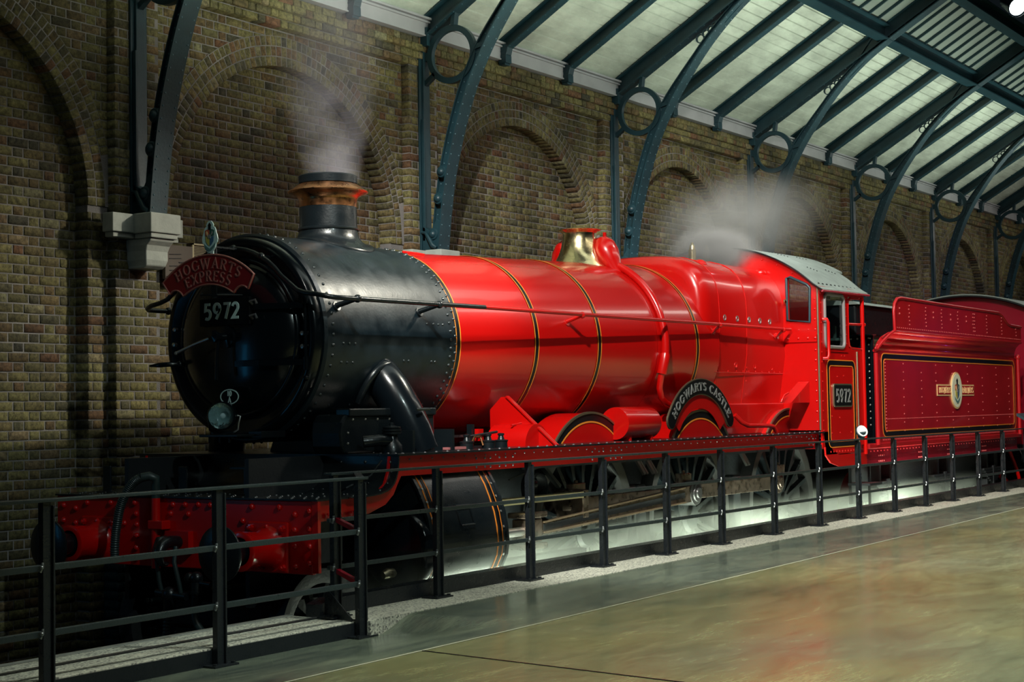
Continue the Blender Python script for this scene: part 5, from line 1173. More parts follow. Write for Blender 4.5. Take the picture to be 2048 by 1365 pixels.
s = MB(); s.prism([(-1.30, 1.71), (-.84, 1.71), (-.84, 2.03), (-1.22, 2.25), (-1.24, 2.25), (-1.24, 1.9)], 'x', 4.30, 4.315)
s = MB(); s.prism([(4.02, 2.045), (4.55, 2.045), (4.55, 2.29)], 'y', -1.20, -1.06); part(s, 'cab_gusset', RED)
s = MB(); s.tube([(3.96, -1.1, 2.05), (4.0, -1.12, 2.13), (4.12, -1.12, 2.16)], .014, 8); part(s, 'grab_loop', RED, smooth=50)
# cab sides
for sg in (-1, 1):
    y0, y1 = sg*1.345, sg*1.325; ya, yb = min(y0, y1), max(y0, y1)
    s = MB()
    for x0, x1, z0, z1 in ((4.56, 5.86, 1.52, 2.70), (4.56, 4.705, 2.70, 3.41), (4.705, 5.30, 3.325, 3.41), (5.30, 5.45, 2.70, 3.41), (5.45, 5.96, 3.325, 3.42), (4.66, 5.55, 1.43, 1.52)):
        s.box(x0, x1, ya, yb, z0, z1)
    CS = part(s, 'cab_side', RED)
    s = MB(); s.prism([(4.60, 1.70), (4.66, 1.42), (4.80, 1.33), (5.05, 1.28), (5.95, 1.28), (5.95, 1.42), (5.05, 1.42), (4.86, 1.48), (4.80, 1.60), (4.78, 1.70)], 'y', ya-.0, yb); S_(s, 'side_valance', RED, CS)
    s = MB(); P = rrect(4.705, 5.30, 2.70, 3.325, .07); s.tube([(x, sg*1.348, z) for x, z in P], .022, 8, closed=True); S_(s, 'window_frame', mat('grey_window_frame', (.22, .20, .20), .4), CS, smooth=60)
    s = MB(); s.box(4.71, 5.29, sg*1.334-.002, sg*1.334+.002, 2.705, 3.32); S_(s, 'window_pane', GLASSM, CS)
    s = MB(); s.tube([(5.90, sg*1.335, 3.32), (5.54, sg*1.335, 3.31), (5.47, sg*1.335, 3.27), (5.455, sg*1.335, 3.18), (5.455, sg*1.335, 2.82), (5.48, sg*1.335, 2.73), (5.56, sg*1.335, 2.70), (5.90, sg*1.335, 2.69)], .016, 8); S_(s, 'opening_beading', RED, CS, smooth=60)
    s = MB(); s.tube([(5.90, sg*1.35, 3.34), (5.90, sg*1.35, 1.40)], .026, 10); s.tube([(5.45, sg*1.34, 2.99), (5.96, sg*1.34, 3.0)], .018, 8); s.sphere((5.97, sg*1.34, 3.0), .028); S_(s, 'entry_handrail', RED, CS, smooth=60)
    s = MB(); s.tube([(4.62, sg*1.35, 3.02), (4.64, sg*1.40, 3.02), (4.66, sg*1.41, 2.98), (4.66, sg*1.41, 2.60), (4.64, sg*1.40, 2.56), (4.62, sg*1.35, 2.56)], .019, 8); S_(s, 'grab_rail', RED, CS, smooth=60)
    def loop(x0, x1, z0, z1, r, w, m, nm, yy):
        s = MB(); A = rrect(x0, x1, z0, z1, r); B = rrect(x0+w, x1-w, z0+w, z1-w, max(r-w, .01)); s.strip([(x, yy, z) for x, z in A+A[:1]], [(x, yy, z) for x, z in B+B[:1]], (0, -.003*(1 if sg < 0 else -1), 0)); S_(s, nm, m, CS)
    yy = sg*1.346
    loop(4.75, 5.62, 1.52, 2.535, .09, .050, LINEBK, 'black_lining', yy); loop(4.735, 5.635, 1.505, 2.55, .10, .010, ORANGE, 'lining', yy-sg*-.0005); loop(4.803, 5.567, 1.573, 2.482, .06, .010, ORANGE, 'lining', yy+sg*.0015)
    s = MB(); s.box(4.75, 5.40, sg*1.35-.006, sg*1.35+.006, 2.645, 2.66); S_(s, 'ledge', RED, CS)
    s = MB(); s.tube([(5.70, sg*1.348, 2.66), (5.70, sg*1.348, 1.45)], .010, 6); S_(s, 'door_beading', DULLBR, CS)
    if sg < 0:
        s = MB(); s.prism(rrect(4.90, 5.48, 1.985, 2.265, .04), 'y', -1.362, -1.346); PL = S_(s, 'cab_number_plate', DULLBR, CS)
        s = MB(); s.prism(rrect(4.92, 5.46, 2.003, 2.247, .03), 'y', -1.364, -1.361); s.build('plate_field', PLATEBK).parent = CS
        s = MB()
        for c, mb in word('5972', sideplane(-1.364, 5.19, 2.045), .155, w=.15, serif=0, gap=.12, width=.46, e=.005): s.add(mb.v, mb.f)
        s.build('plate_digits', SILV).parent = CS
        s = MB()
        for i in range(16): s.rivet((4.60, -1.346, 1.6+.115*i), (0, -1, 0), .011)
        for i in range(6): s.rivet((5.375, -1.346, 2.75+.11*i), (0, -1, 0), .011)
        for i in range(9): s.rivet((4.80+.09*i, -1.346, 1.46), (0, -1, 0), .012)
        for x, z in ((5.05, 2.35), (5.25, 2.36), (5.1, 1.86), (5.1, 1.68), (4.85, 1.68), (4.86, 1.88), (5.45, 1.68), (5.3, 2.60), (5.2, 2.60)): s.rivet((x, -1.346, z), (0, -1, 0), .011)
        o = S_(s, 'side_rivets', RED, CS); o['kind'] = 'stuff'
# roof
s = MB(); ys = [-1.40+2.80*i/48 for i in range(49)]
zr_ = lambda y: zarc(y) if abs(y) < 1.3 else zarc(1.3)-(abs(y)-1.3)*.62
s.strip([(4.52, y, zr_(y)) for y in ys], [(5.98, y, zr_(y)+.02) for y in ys], (0, 0, .022)); RF = part(s, 'cab_roof', ROOFGR, smooth=40)
yq = [y for y in ys if abs(y) < 1.03]; s = MB(); s.strip([(5.98, y, zr_(y)+.02) for y in yq], [(6.18, y, zr_(y)+.022) for y in yq], (0, 0, .022)); S_(s, 'roof_extension', ROOFGR, RF, smooth=40)
for sg in (-1, 1):
    s = MB(); s.tube([(4.52, sg*1.40, zr_(1.40)), (6.02, sg*1.40, zr_(1.40)+.02)], .014, 8); S_(s, 'roof_gutter', REDDK, RF, smooth=50)
s = MB(); s.tube([(4.52, y, zr_(y)+.01) for y in ys], .012, 6); S_(s, 'roof_edge', LINEBK, RF, smooth=50)
s = MB()
for i in range(11):
    s.rivet((4.66+.125*i, -1.30, zr_(1.30)+.035), (0, -.6, 1), .014)
for yy in (-1.0, -.62, -.25, .1):
    for i in range(4): s.rivet((5.05+.05*i, yy-.02*i, zr_(yy-.02*i)+.037), (0, yy, 1.5), .010); s.rivet((5.62+.05*i, yy-.02*i, zr_(yy-.02*i)+.04), (0, yy, 1.5), .010)
o = S_(s, 'roof_bolts', GLOSSBK, RF); o['kind'] = 'stuff'
s = MB(); s.box(4.6, 5.95, -1.3, 1.3, 1.66, 1.70); part(s, 'cab_floor', DARK)
s = MB(); s.box(4.585, 4.75, -.85, .85, 1.70, 2.95); s.tube([(4.8, -1.0, 2.95), (4.8, -.3, 2.98)], .02, 8); s.tube([(4.78, -1.05, 2.80), (4.9, -1.05, 2.80)], .05, 12); part(s, 'backhead', DARK)
s = MB(); s.tube([(5.60, -1.1, 2.98), (5.60, -1.1, 2.55)], .03, 8); s.lathe([(0, 2.80), (.12, 2.80), (.12, 2.83), (0, 2.83)], (5.60, -1.1, 0), 'z', 14); part(s, 'brake_column', mat('green_grey_iron', (.05, .09, .08), .4, metal=.3))
# ================================================================== HEADBOARD, HEADLAMP
HB = thing('headboard', 'curved dark red headboard with gilt letters and crest on top of the smokebox', 'sign', (-4.15, -.07, 2.92))
yc, zc = -.055, 2.521; xf = -4.165
A = lambda r, a: (yc-r*math.sin(R(a)), zc+r*math.cos(R(a)))
prof = [A(.705, a) for a in range(-43, 44, 3)]
def notch(sgn):
    # from the outer end down to the inner tip with a round bite
    p0 = A(.585, 43.5*sgn); p1 = A(.48, 33*sgn); c = ((p0[0]+p1[0])/2-sgn*.035, (p0[1]+p1[1])/2-.045); out = [p0]
    r0 = math.hypot(p0[0]-c[0], p0[1]-c[1]); r1 = math.hypot(p1[0]-c[0], p1[1]-c[1]); a0 = math.atan2(p0[1]-c[1], p0[0]-c[0]); a1 = math.atan2(p1[1]-c[1], p1[0]-c[0])
    d = a1-a0
    while d > PI: d -= 2*PI
    while d < -PI: d += 2*PI
    for i in range(1, 9): t = i/9; out.append((c[0]+(r0+(r1-r0)*t)*math.cos(a0+d*t), c[1]+(r0+(r1-r0)*t)*math.sin(a0+d*t)))
    return out+[p1]
prof = prof+notch(1)+[A(.48, a) for a in range(30, -31, -3)]+notch(-1)[::-1]
s = MB(); s.prism(prof, 'x', xf, xf+.018); BD = W_(s, 'board', PLATERED, HB)
s = MB(); s.tube([(xf-.001, p[0], p[1]) for p in prof], .0075, 6, closed=True); S_(s, 'rim', ROSE, BD, smooth=60)
letters(word('HOGWARTS', frontarc(xf, yc, zc, .604), .075, w=.10, serif=.13, gap=.22, width=.665, e=.009, wide=1.1), 'letter', ROSE, BD)
letters(word('EXPRESS', frontarc(xf, yc, zc, .505), .078, w=.10, serif=.13, gap=.18, width=.45, e=.009, wide=1.05), 'letter', ROSE, BD)
s = MB(); s.box(xf+.003, xf+.013, -.105, -.045, 3.20, 3.27); CB = W_(s, 'crest_stem', WHITE, HB)
crest(CB, lambda a, b, e: (-4.160-e, -.077-a*.92, 3.360+b), .243)
HL = thing('headlamp', 'round chrome and glass headlamp on a bracket below the smokebox door', 'lamp', (-4.08, -.12, 1.866))
s = MB(); s.lathe([(0, -3.93), (.05, -3.935), (.085, -3.97), (.100, -4.03), (.103, -4.10), (.108, -4.105), (.110, -4.13), (.104, -4.14), (.098, -4.14)], (0, -.115, 2.005), 'x', 40); W_(s, 'lamp_body', GLOSSBK, HL, smooth=50)
s = MB(); s.lathe([(0, -4.05), (.03, -4.055), (.06, -4.075), (.085, -4.105), (.098, -4.138)], (0, -.115, 2.005), 'x', 40); rf = W_(s, 'reflector', mat('reflector', (.75, .85, .85), .10, metal=1.0, bump=.35, bscale=30), HL, smooth=60)
s = MB(); s.sphere((-4.085, -.115, 2.005), .022); S_(s, 'bulb', mat('bulb_glass', (.7, .85, .9), .1), rf, smooth=60)
s = MB(); s.lathe([(0, -4.150), (.05, -4.148), (.098, -4.138)], (0, -.115, 2.005), 'x', 32); W_(s, 'lens', GLASSM, HL, smooth=60)
for sg in (-1, 1):
    s = MB(); s.tube([(-4.06, -.115+sg*.105, 2.005), (-4.06, -.115+sg*.128, 2.0), (-4.06, -.115+sg*.115, 1.95), (-4.06, -.115+sg*.11, 1.90), (-4.06, -.115+sg*.06, 1.868)], .008, 8); W_(s, 'yoke', BRSTEEL if sg < 0 else BLACK, HL, smooth=60)
s = MB(); s.box(-4.10, -4.0, -.20, -.03, 1.866, 1.885); W_(s, 'base', BLACK, HL, bevel=.004)
HL.rotation_euler = (0, 0, R(28))
# ================================================================== TENDER
TN = thing('tender', 'maroon red riveted tender with orange lining and oval crest behind the cab', 'tender', (9.5, 0, -.055))
tp_ = lambda mb, nm, m, **k: W_(mb, nm, m, TN, **k)
ZB, ZT = 1.52, 2.70
s = MB(); s.box(6.46, 12.66, -1.30, 1.30, ZB, ZT); TB = tp_(s, 'tank', REDTEN)
for sg in (-1, 1):
    # flared coping side: profile in (y,z)
    fl = [(1.30, 2.70), (1.305, 2.78), (1.33, 2.86), (1.385, 2.92), (1.42, 2.93), (1.425, 2.955)]
    s = MB(); n = 7; xs2 = [(6.52, 6.88), (6.55, 6.9)]
    x0s = [6.46, 6.50, 6.58, 6.70, 6.80, 6.82]
    for i in range(len(fl)-1):
        (ya, za), (yb, zb_) = fl[i], fl[i+1]
        s.add([(x0s[i], sg*ya, za), (12.55, sg*ya, za), (12.55, sg*yb, zb_), (x0s[i+1], sg*yb, zb_)], [(0, 1, 2, 3) if sg < 0 else (3, 2, 1, 0)])
    o = tp_(s, 'flare', REDTEN, smooth=60); sm = o.modifiers.new('t', 'SOLIDIFY'); sm.thickness = .012
    cop = [(6.82, 2.95), (6.80, 3.20), (6.83, 3.30), (6.92, 3.365), (7.05, 3.385), (9.2, 3.375), (11.30, 3.37), (11.48, 3.34), (11.62, 3.28), (11.78, 3.22), (11.95, 3.20), (12.50, 3.19), (12.50, 2.95)]
    s = MB(); s.prism(cop, 'y', min(sg*1.42, sg*1.432), max(sg*1.42, sg*1.432)); CO = tp_(s, 'coping_plate', REDTEN)
    s = MB(); s.tube([(x, sg*1.43, z) for x, z in cop[:-1]], .022, 8); S_(s, 'coping_bead', REDTEN, CO, smooth=60)
    s = MB(); s.tube([(6.82, sg*1.43, 2.945), (12.5, sg*1.43, 2.945)], .014, 8); s.tube([(6.82, sg*1.42, 2.95), (6.70, sg*1.40, 2.90), (6.58, sg*1.34, 2.80), (6.46, sg*1.32, 2.71), (6.38, sg*1.31, 2.69)], .02, 8); S_(s, 'flare_bead', REDTEN, CO, smooth=60)
    if sg < 0:
        s = MB(); x = 6.9
        while x < 12.45: s.rivet((x, -1.434, 2.995), (0, -1, 0), .0085); x += .075
        for x, zt in ((7.35, 3.33), (8.0, 3.33), (8.65, 3.33), (9.35, 3.33), (10.05, 3.33), (10.12, 3.33), (10.7, 3.3), (11.45, 3.3), (12.2, 3.15)):
            z = 3.05
            while z < zt: s.rivet((x+(.02 if int(z*20) % 2 else 0), -1.434, z), (0, -1, 0), .011); z += .05
        for x in (7.0, 8.32, 9.05, 9.75):
            for z in (3.18, 3.25): s.rivet((x, -1.434, z), (0, -1, 0), .014)
        o = S_(s, 'coping_rivets', mat('pale_rivet', (.62, .12, .12), .3), CO); o['kind'] = 'stuff'
RV = bpy.data.materials['pale_rivet']
s = MB()
for x, st, zt in ((6.78, .042, 2.62), (7.45, .11, 2.60), (8.15, .11, 2.5), (8.75, .11, 2.62), (9.45, .11, 2.62), (10.15, .11, 2.62), (10.85, .12, 2.5), (11.55, .11, 2.62), (12.2, .12, 2.5)):
    z = 1.66
    while z < zt:
        if not (8.70 < x < 10.5 and 2.08 < z < 2.30): s.rivet((x, -1.302, z), (0, -1, 0), .011)
        z += st
x = 6.78
while x < 12.4: s.rivet((x, -1.302, 1.82), (0, -1, 0), .008); x += .055
x = 6.65
while x < 12.5: s.rivet((x, -1.302, 1.555), (0, -1, 0), .008); x += .06
o = S_(s, 'tank_rivets', RV, TB); o['kind'] = 'stuff'
def tloop(x0, x1, z0, z1, r, w, m, nm, yy):
    s = MB(); A_ = rrect(x0, x1, z0, z1, r); B_ = rrect(x0+w, x1-w, z0+w, z1-w, max(r-w, .01)); s.strip([(x, yy, z) for x, z in A_+A_[:1]], [(x, yy, z) for x, z in B_+B_[:1]], (0, -.003, 0)); S_(s, nm, m, TB)
tloop(6.66, 12.52, 1.60, 2.655, .10, .055, LINEBK, 'black_lining', -1.3005); tloop(6.645, 12.535, 1.585, 2.67, .11, .013, ORANGE, 'lining', -1.301); tloop(6.72, 12.46, 1.66, 2.595, .07, .013, ORANGE, 'lining', -1.302)
# crest panel and lettering
s = MB(); s.box(8.78, 10.42, -1.308, -1.3005, 2.115, 2.275); PN = S_(s, 'name_panel', GOLD, TB)
s = MB(); s.box(8.795, 10.405, -1.311, -1.306, 2.135, 2.255); s.build('panel_field', REDTEN).parent = TB
for t, xc_ in (('HOGWARTS', 9.09), ('RAILWAYS', 10.12)):
    s = MB()
    for c, mb in word(t, sideplane(-1.311, xc_, 2.158), .075, w=.13, serif=.10, gap=.12, width=.50, e=.004): s.add(mb.v, mb.f)
    s.build('panel_lettering', GOLD).parent = TB
n = 48; ov = lambda rx, rz: [(9.60+rx*math.cos(2*PI*k/n), 2.19+rz*math.sin(2*PI*k/n)) for k in range(n)]
s = MB(); s.prism(ov(.245, .262), 'y', -1.316, -1.301); s.build('crest_oval_rim', GOLD).parent = TB
s = MB(); s.prism(ov(.222, .240), 'y', -1.320, -1.315); OVL = s.build('crest_oval', CREAM); OVL.parent = TB
_crest_cnt = len(bpy.data.objects)
crest(TB, lambda a, b, e: (9.60+a*1.15, -1.314-e, 2.185+b), .40, border=False)
# tender frames, posts, front
s = MB(); s.box(6.1, 12.72, -1.33, 1.33, 1.455, 1.52); tp_(s, 'footplate', REDTEN, bevel=.01)
s = MB(); s.box(5.98, 12.72, -1.255, -1.235, 1.24, 1.46); s.box(5.98, 12.72, 1.235, 1.255, 1.24, 1.46); FRM = tp_(s, 'frame_valance', REDDK)
s = MB(); x = 6.2
while x < 12.6: s.rivet((x, -1.256, 1.42), (0, -1, 0), .009); x += .12
for x0 in (6.6, 8.1, 9.3, 10.9, 11.9):
    for i in range(4): s.rivet((x0+.06*i, -1.256, 1.36), (0, -1, 0), .011); s.rivet((x0+.06*i, -1.256, 1.29), (0, -1, 0), .011)
o = S_(s, 'frame_rivets', RV, FRM); o['kind'] = 'stuff'
for x in (6.36, 12.60):
    s = MB(); s.tube([(x, -1.34, 1.50), (x, -1.34, 2.66 if x < 7 else 2.70)], .030, 10); s.sphere((x, -1.34, 2.72), .045 if x > 7 else .02); tp_(s, 'entry_pillar', REDTEN, smooth=60)
s = MB(); s.box(6.44, 6.46, -1.28, 1.28, 1.52, 2.90); s.box(6.30, 6.5, -1.30, 1.30, 2.885, 2.90); TF = tp_(s, 'tender_front_plate', GLOSSBK)
s = MB()
for i in range(30): s.rivet((6.44, -1.24+.085*i, 2.85), (-1, 0, 0), .014)
for i in range(14): s.rivet((6.44, -1.22, 1.75+.085*i), (-1, 0, 0), .014); s.rivet((6.44, .2, 1.75+.085*i), (-1, 0, 0), .014)
o = S_(s, 'front_rivets', BRSTEEL, TF); o['kind'] = 'stuff'
s = MB(); s.box(6.55, 7.9, -1.02, 1.0, 2.90, 3.30); LK = tp_(s, 'tool_locker', BLACK, bevel=.03)
s = MB(); s.prism([(-1.06, 3.30), (-1.0, 3.34), (-.6, 3.37), (1.0, 3.37), (1.0, 3.30)], 'x', 6.52, 7.95); S_(s, 'locker_lid', ROOFGR, LK)
s = MB(); s.lathe([(0, 0), (.045, .002), (.045, .02), (0, .03)], (6.41, -1.05, 2.42), 'x', 12); s.bar((6.42, -1.07, 2.40), (6.40, -1.15, 2.52), .02, .02); tp_(s, 'water_valve', RED)
s = MB(); s.box(8.0, 12.4, -1.28, 1.28, 2.72, 2.80); tp_(s, 'tank_top', BLACK)
s = MB(); s.box(11.7, 12.0, -.9, -.5, 3.2, 3.36); s.box(11.4, 11.7, .1, .3, 3.2, 3.34); s.tube([(11.9, -.8, 3.3), (12.3, -1.0, 3.24)], .02, 6); tp_(s, 'lamp_bracket', BLACK)
# springs, axleboxes, wheels
for i, x in enumerate((7.15, 9.44, 11.73)):
    s = MB(); s.lathe([(.50, -.84), (.61, -.84), (.61, -.70), (.50, -.70), (.50, -.84)], (x, 0, .555), 'y', 40); s.lathe([(0, -.86), (.11, -.86), (.11, -.68), (0, -.68)], (x, 0, .555), 'y', 16)
    for k in range(12): a = 2*PI*k/12; s.bar((x+.1*math.cos(a), -.77, .555+.1*math.sin(a)), (x+.52*math.cos(a), -.77, .555+.52*math.sin(a)), .06, .045, (-math.sin(a), 0, math.cos(a)))
    w = tp_(s, 'tender_wheel', DARK, smooth=40)
    s = MB(); s.box(x-.14, x+.14, -1.22, -1.02, .42, .72); s.box(x-.24, x-.17, -1.14, -1.0, .30, 1.26); s.box(x+.17, x+.24, -1.14, -1.0, .30, 1.26); s.box(x-.09, x+.09, -1.245, -1.2, .48, .66); tp_(s, 'axlebox', DARK, bevel=.012)
    s = MB()
    for k in range(6): s.box(x-.48+.06*k, x+.48-.06*k, -1.17, -1.07, .98-.035*k-.0, 1.010-.035*k)
    s.box(x-.04, x+.04, -1.18, -1.06, .72, 1.04); tp_(s, 'leaf_spring', DARK)
s = MB(); s.box(6.3, 12.5, -1.0, -.96, .75, 1.45); s.box(6.3, 12.5, .96, 1.0, .75, 1.45); tp_(s, 'tender_frame', DARK)
for x0 in (6.05,):
    s = MB(); s.box(x0, x0+.42, -1.34, -1.05, .62, .65); s.box(x0, x0+.42, -1.34, -1.05, 1.0, 1.03); s.box(x0+.02, x0+.05, -1.2, -1.17, .62, 1.3); s.box(x0+.37, x0+.40, -1.2, -1.17, .62, 1.3); tp_(s, 'footsteps', DARK)
# ================================================================== CARRIAGE
CAR = thing('railway_carriage', 'crimson carriage with pale arched roof behind the tender', 'carriage', (19, 0, -.055))
cw = lambda mb, nm, m, **k: W_(mb, nm, m, CAR, **k)
zc2 = lambda y: 3.84-2.7+math.sqrt(2.7**2-y*y)
s = MB(); N = 30; P = [(-1.40+2.8*i/N, zc2(-1.40+2.8*i/N)-.02) for i in range(N+1)]; s.prism([(-1.36, 1.30)]+[(1.36, 1.30)]+P[::-1], 'x', 14.15, 26); cw(s, 'carriage_body', REDDK)
s = MB(); s.strip([(14.0, y, zc2(y)) for y in [p[0]*1.03 for p in P]], [(26.2, y, zc2(y)) for y in [p[0]*1.03 for p in P]], (0, 0, .03)); cw(s, 'carriage_roof', ROOFGR, smooth=40)
s = MB(); s.tube([(14.0, y, zc2(y)-.01) for y in [p[0]*1.03 for p in P]], .022, 8); cw(s, 'roof_bead', LINEBK, smooth=60)
for i in range(7):
    s = MB(); s.box(14.8+1.5*i, 15.7+1.5*i, -1.372, -1.355, 2.35, 3.15); f = cw(s, 'window_frame', BRASS)
    s = MB(); s.box(14.86+1.5*i, 15.64+1.5*i, -1.378, -1.370, 2.41, 3.09); S_(s, 'window_pane', GLOSSBK, f)
s = MB(); s.box(14.2, 26, -1.38, -1.36, 2.16, 2.20); cw(s, 'waist_beading', GOLD)
s = MB(); s.box(14.1, 26, -1.2, 1.2, 1.05, 1.30); s.box(14.6, 17.4, -1.05, -.95, .45, .75); cw(s, 'underframe', DARK)
for x in (15.2, 17.2):
    s = MB(); s.lathe([(.0, -.84), (.50, -.84), (.50, -.70), (0, -.70)], (x, 0, .43), 'y', 32); cw(s, 'carriage_wheel', DARK, smooth=40)
s = MB(); s.box(14.05, 14.15, -1.2, 1.2, 1.0, 1.30); s.lathe([(.2, 13.62), (.2, 13.66), (.08, 13.67), (.08, 14.1)], (0, -.87, 1.1), 'x', 24); s.lathe([(.2, 13.62), (.2, 13.66), (.08, 13.67), (.08, 14.1)], (0, .87, 1.1), 'x', 24); cw(s, 'buffer', BLACK, smooth=40)
s = MB(); s.tube(smoothpath([(13.9, -.5, 1.1), (13.7, -.6, .9), (13.6, -.8, .7), (13.5, -.9, .62)], 6), .05, 8); s.tube(smoothpath([(13.2, -1.0, 1.2), (13.3, -1.1, .8), (13.4, -1.1, .5)], 6), .03, 8); cw(s, 'coupling_hose', RED, smooth=60)
# ================================================================== WALL FITTINGS, SIGNS, STAGE LAMP
s = MB(); s.box(-2.45, -2.10, 2.16, 2.20, 3.28, 3.60); BN = s.build('notice_board', BROWN); BN['label'] = 'brown notice board with a black arrow on the wall left of the speaker grille'; BN['category'] = 'board'
s = MB()
for z in (3.36, 3.40, 3.47, 3.51): s.bar((-2.40, 2.157, z), (-2.25, 2.157, z+.01), .004, .006)
s.bar((-2.28, 2.156, 3.44), (-2.16, 2.156, 3.45), .004, .008); s.lathe([(0, -.004), (.014, -.002), (0, 0)], (-2.15, 2.158, 3.45), 'y', 12); s.bar((-2.44, 2.156, 3.30), (-2.11, 2.156, 3.38), .004, .008); W2 = s.build('board_drawing', LINEBK, BN)
GR = thing('speaker', 'buff framed speaker grille on the wall behind the headboard', 'speaker', (-1.88, 2.18, 3.34))
s = MB(); s.box(-2.08, -1.62, 2.20, 2.26, 3.30, 3.64); W_(s, 'speaker_box', BROWN, GR)
s = MB(); s.box(-2.08, -1.62, 2.18, 2.20, 3.625, 3.64); s.box(-2.08, -1.62, 2.18, 2.20, 3.30, 3.315); s.box(-2.08, -2.06, 2.18, 2.20, 3.30, 3.64); s.box(-1.64, -1.62, 2.18, 2.20, 3.30, 3.64); W_(s, 'grille_frame', MESHY, GR)
s = MB()
for i in range(22): s.bar((-2.06, 2.19, 3.32+.0145*i), (-1.64, 2.19, 3.32+.0145*i), .006, .005)
for i in range(28): s.bar((-2.055+.015*i, 2.192, 3.315), (-2.055+.015*i, 2.192, 3.625), .006, .004)
o = W_(s, 'grille_mesh', MESHY, GR); o['kind'] = 'stuff'
SG = thing('sign', 'small round white sign clamped to the railing top below the cab', 'sign', (4.86, -1.70, 1.614))
s = MB(); d_ = Vector((-.55, -.75, .37)).normalized(); c0 = Vector((4.84, -1.72, 1.70)); u_ = d_.orthogonal().normalized(); w_ = d_.cross(u_); n = 28
def disc(r, h0, h1): 
    return [tuple(c0+(u_*math.cos(2*PI*k/n)+w_*math.sin(2*PI*k/n))*r+d_*h) for h in (h0, h1) for k in range(n)]
s.add(disc(.068, 0, .012), [tuple(range(n-1, -1, -1)), tuple(range(n, 2*n))]+[(k, (k+1) % n, n+(k+1) % n, n+k) for k in range(n)]); W_(s, 'sign_disc', mat('white_sign', (.8, .8, .78), .4), SG)
s = MB(); s.add(disc(.074, -.02, 0), [tuple(range(n-1, -1, -1)), tuple(range(n, 2*n))]+[(k, (k+1) % n, n+(k+1) % n, n+k) for k in range(n)]); s.tube([tuple(c0), (4.86, -1.70, 1.625)], [.05, .04], 10); W_(s, 'sign_holder', IRON, SG)
LE = thing('information_desk', 'sloping dark information panel on a stand at the far right railing', 'panel', (11.4, -1.84, .70))
s = MB(); s.add([(11.25, -1.68, 1.84), (11.25, -2.05, 1.62), (12.3, -2.05, 1.62), (12.3, -1.68, 1.84), (11.25, -1.68, 1.80), (11.25, -2.05, 1.58), (12.3, -2.05, 1.58), (12.3, -1.68, 1.80)], [(0, 1, 2, 3), (7, 6, 5, 4), (0, 4, 5, 1), (1, 5, 6, 2), (2, 6, 7, 3), (3, 7, 4, 0)]); W_(s, 'panel_top', IRON, LE)
s = MB(); s.box(11.6, 11.64, -1.88, -1.84, zf(11.6), 1.72); s.box(11.9, 11.94, -1.88, -1.84, zf(11.9), 1.72); s.box(11.5, 12.05, -1.95, -1.78, zf(11.8), zf(11.8)+.012); W_(s, 'stand', RAILBK, LE)
SL_ = thing('stage_lamp', 'bright stage lamp hanging in the dark above the roof edge', 'lamp', (10.8, -2.0, 8.4))
EM = bpy.data.materials.new('lamp_glow'); EM.use_nodes = True; EM.node_tree.nodes['Principled BSDF'].inputs['Emission Color'].default_value = (.9, 1, .97, 1); EM.node_tree.nodes['Principled BSDF'].inputs['Emission Strength'].default_value = 12
# lamp on its bar
LP = Vector((10.75, -2.02, 7.87)); ax = Vector((-.55, -.62, -.56)).normalized(); 
s = MB(); s.tube([tuple(LP-ax*.42), tuple(LP-ax*.30), tuple(LP-ax*.02), tuple(LP+ax*.02)], [.07, .13, .15, .16], 20, cap=False); W_(s, 'lamp_housing', GLOSSBK, SL_, smooth=50)
s = MB(); s.tube([tuple(LP), tuple(LP+ax*.01)], .13, 20); W_(s, 'lamp_lens', EM, SL_)
s = MB(); s.tube([tuple(LP-ax*.2), tuple(LP-ax*.2+Vector((0, 0, .5)))], .02, 6); W_(s, 'hanger', RAILBK, SL_)
BARS = MB()
for y, z in ((-1.9, 8.6), (-2.2, 8.9), (-2.6, 9.2), (-3.0, 8.7)): BARS.tube([(4, y, z), (26, y, z)], .022, 6)
for x in (12.5, 16, 20): BARS.tube([(x, -1.5, 8.5), (x, -5, 9.6)], .025, 6)
o = BARS.build('lighting_rig', RAILBK); o['label'] = 'dark lighting bars hanging above the roof opening at top right'; o['category'] = 'rig'
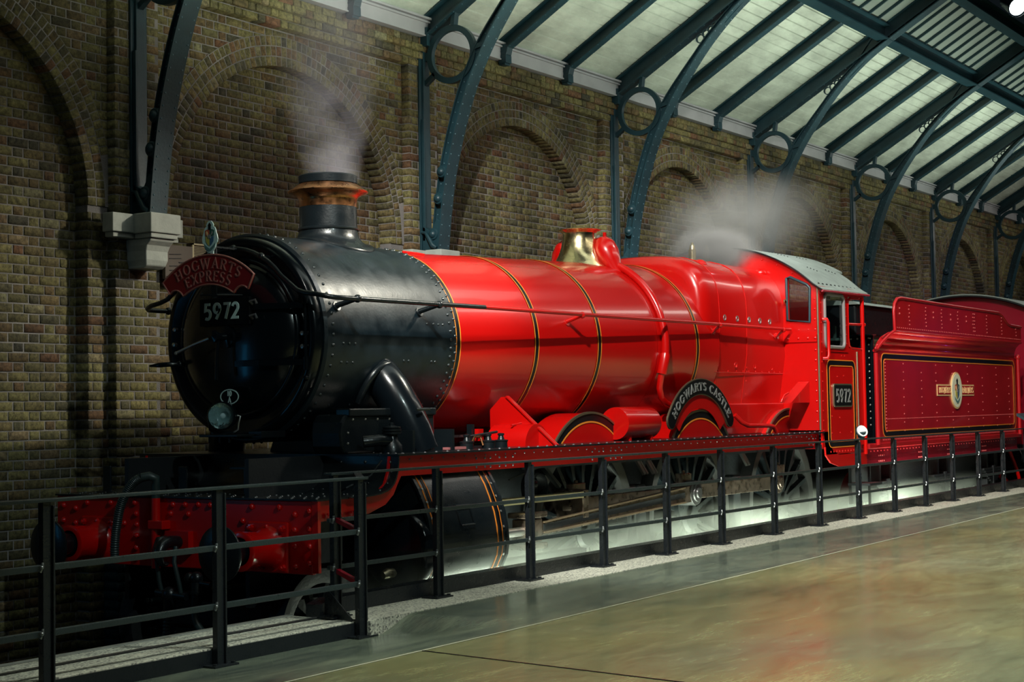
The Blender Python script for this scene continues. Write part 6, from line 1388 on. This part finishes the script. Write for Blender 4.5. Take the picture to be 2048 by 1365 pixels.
# ================================================================== STEAM AND MIST
def steam(name, label, cx, cy, cz, sx, sy, sz, dens, kind, color=(.9, .95, .95), scale=3.0, seed=0.0, aniso=.2, verts=None):
    s = MB(); s.box(-.5, .5, -.5, .5, -.5, .5)
    m = bpy.data.materials.new(name+'_volume'); m.use_nodes = True; nt = m.node_tree; nt.nodes.clear(); lk = nt.links
    out = nt.nodes.new('ShaderNodeOutputMaterial'); pv = nt.nodes.new('ShaderNodeVolumePrincipled'); lk.new(pv.outputs[0], out.inputs['Volume'])
    pv.inputs['Color'].default_value = (*color, 1); pv.inputs['Anisotropy'].default_value = aniso
    tc = nt.nodes.new('ShaderNodeTexCoord'); sp = nt.nodes.new('ShaderNodeSeparateXYZ'); lk.new(tc.outputs['Object'], sp.inputs[0])
    def M(op, a, b=None, c=None):
        n = nt.nodes.new('ShaderNodeMath'); n.operation = op
        for i, v in enumerate((a, b, c)):
            if v is None: continue
            if isinstance(v, (int, float)): n.inputs[i].default_value = v
            else: lk.new(v, n.inputs[i])
        return n.outputs[0]
    X, Y, Z = sp.outputs
    geo = nt.nodes.new('ShaderNodeNewGeometry'); ns = nt.nodes.new('ShaderNodeTexNoise'); ns.inputs['Scale'].default_value = scale; ns.inputs['Detail'].default_value = 3; ns.noise_dimensions = '4D'; ns.inputs['W'].default_value = seed
    lk.new(geo.outputs['Position'], ns.inputs['Vector']); nz = M('SUBTRACT', M('MULTIPLY', ns.outputs['Fac'], 3.4), 1.05)
    nz = M('MAXIMUM', nz, 0.05)
    if kind == 'plume':       # narrow at the bottom, widening and thinning upward
        h = M('ADD', Z, .5); rad = M('MULTIPLY_ADD', h, .26, .10)
        dx = M('ADD', X, M('MULTIPLY', h, .06)); r = M('SQRT', M('ADD', M('MULTIPLY', dx, dx), M('MULTIPLY', Y, Y)))
        e = M('MAXIMUM', M('SUBTRACT', 1.0, M('DIVIDE', r, rad)), 0.0); g = M('MULTIPLY', e, M('MULTIPLY', M('SUBTRACT', 1.0, h), M('SUBTRACT', 1.05, h)))
        g = M('MULTIPLY', g, M('DIVIDE', .1, M('MULTIPLY', rad, 1.6)))
    elif kind == 'ball':
        r2 = M('ADD', M('ADD', M('MULTIPLY', X, X), M('MULTIPLY', Y, Y)), M('MULTIPLY', Z, Z)); g = M('MAXIMUM', M('SUBTRACT', 1.0, M('MULTIPLY', M('SQRT', r2), 2.0)), 0.0); g = M('MULTIPLY', g, M('MULTIPLY', g, M('ADD', .35, M('MULTIPLY', M('SUBTRACT', .5, X), 1.3))))
    else:                     # low mist: dense at the ground
        g = M('POWER', M('SUBTRACT', .5, Z), 1.9); ex = M('MINIMUM', M('MULTIPLY', M('SUBTRACT', .5, M('ABSOLUTE', X)), 14.0), 1.0); g = M('MULTIPLY', g, ex)
    lk.new(M('MULTIPLY', M('MULTIPLY', g, nz), dens), pv.inputs['Density'])
    o = s.build(name, m); o.location = (cx, cy, cz); o.scale = (sx, sy, sz); o['label'] = label; o['category'] = 'steam'; o['kind'] = 'stuff'
    m.cycles.volume_sampling = 'MULTIPLE_IMPORTANCE' if hasattr(m.cycles, 'volume_sampling') else m.cycles.volume_sampling
    return o
steam('steam_plume', 'thin grey steam rising from the black chimney', -2.62, 0, 5.15, 2.4, 2.4, 2.4, 8.5, 'plume', (.85, .82, .92), 2.5, 1.0)
_sc = steam('steam_cloud', 'white steam drifting from the safety valves over the cab roof', 5.75, .1, 4.40, 5.4, 1.7, 1.5, 3.0, 'ball', (.95, .97, .93), 2.6, 4.0); _sc.rotation_euler = (0, -.20, 0)
steam('steam_jet', 'dense white steam at the foot of the safety valves', 4.45, -.1, 3.88, 1.6, 1.2, .75, 26.0, 'ball', (.97, .97, .95), 5, 2.0)
steam('ground_mist', 'pale mist lying along the track among the wheels', 3.6, -.15, .44, 14.5, 2.6, 1.2, 22.0, 'mist', (.9, .95, .85), 1.3, 3.0)
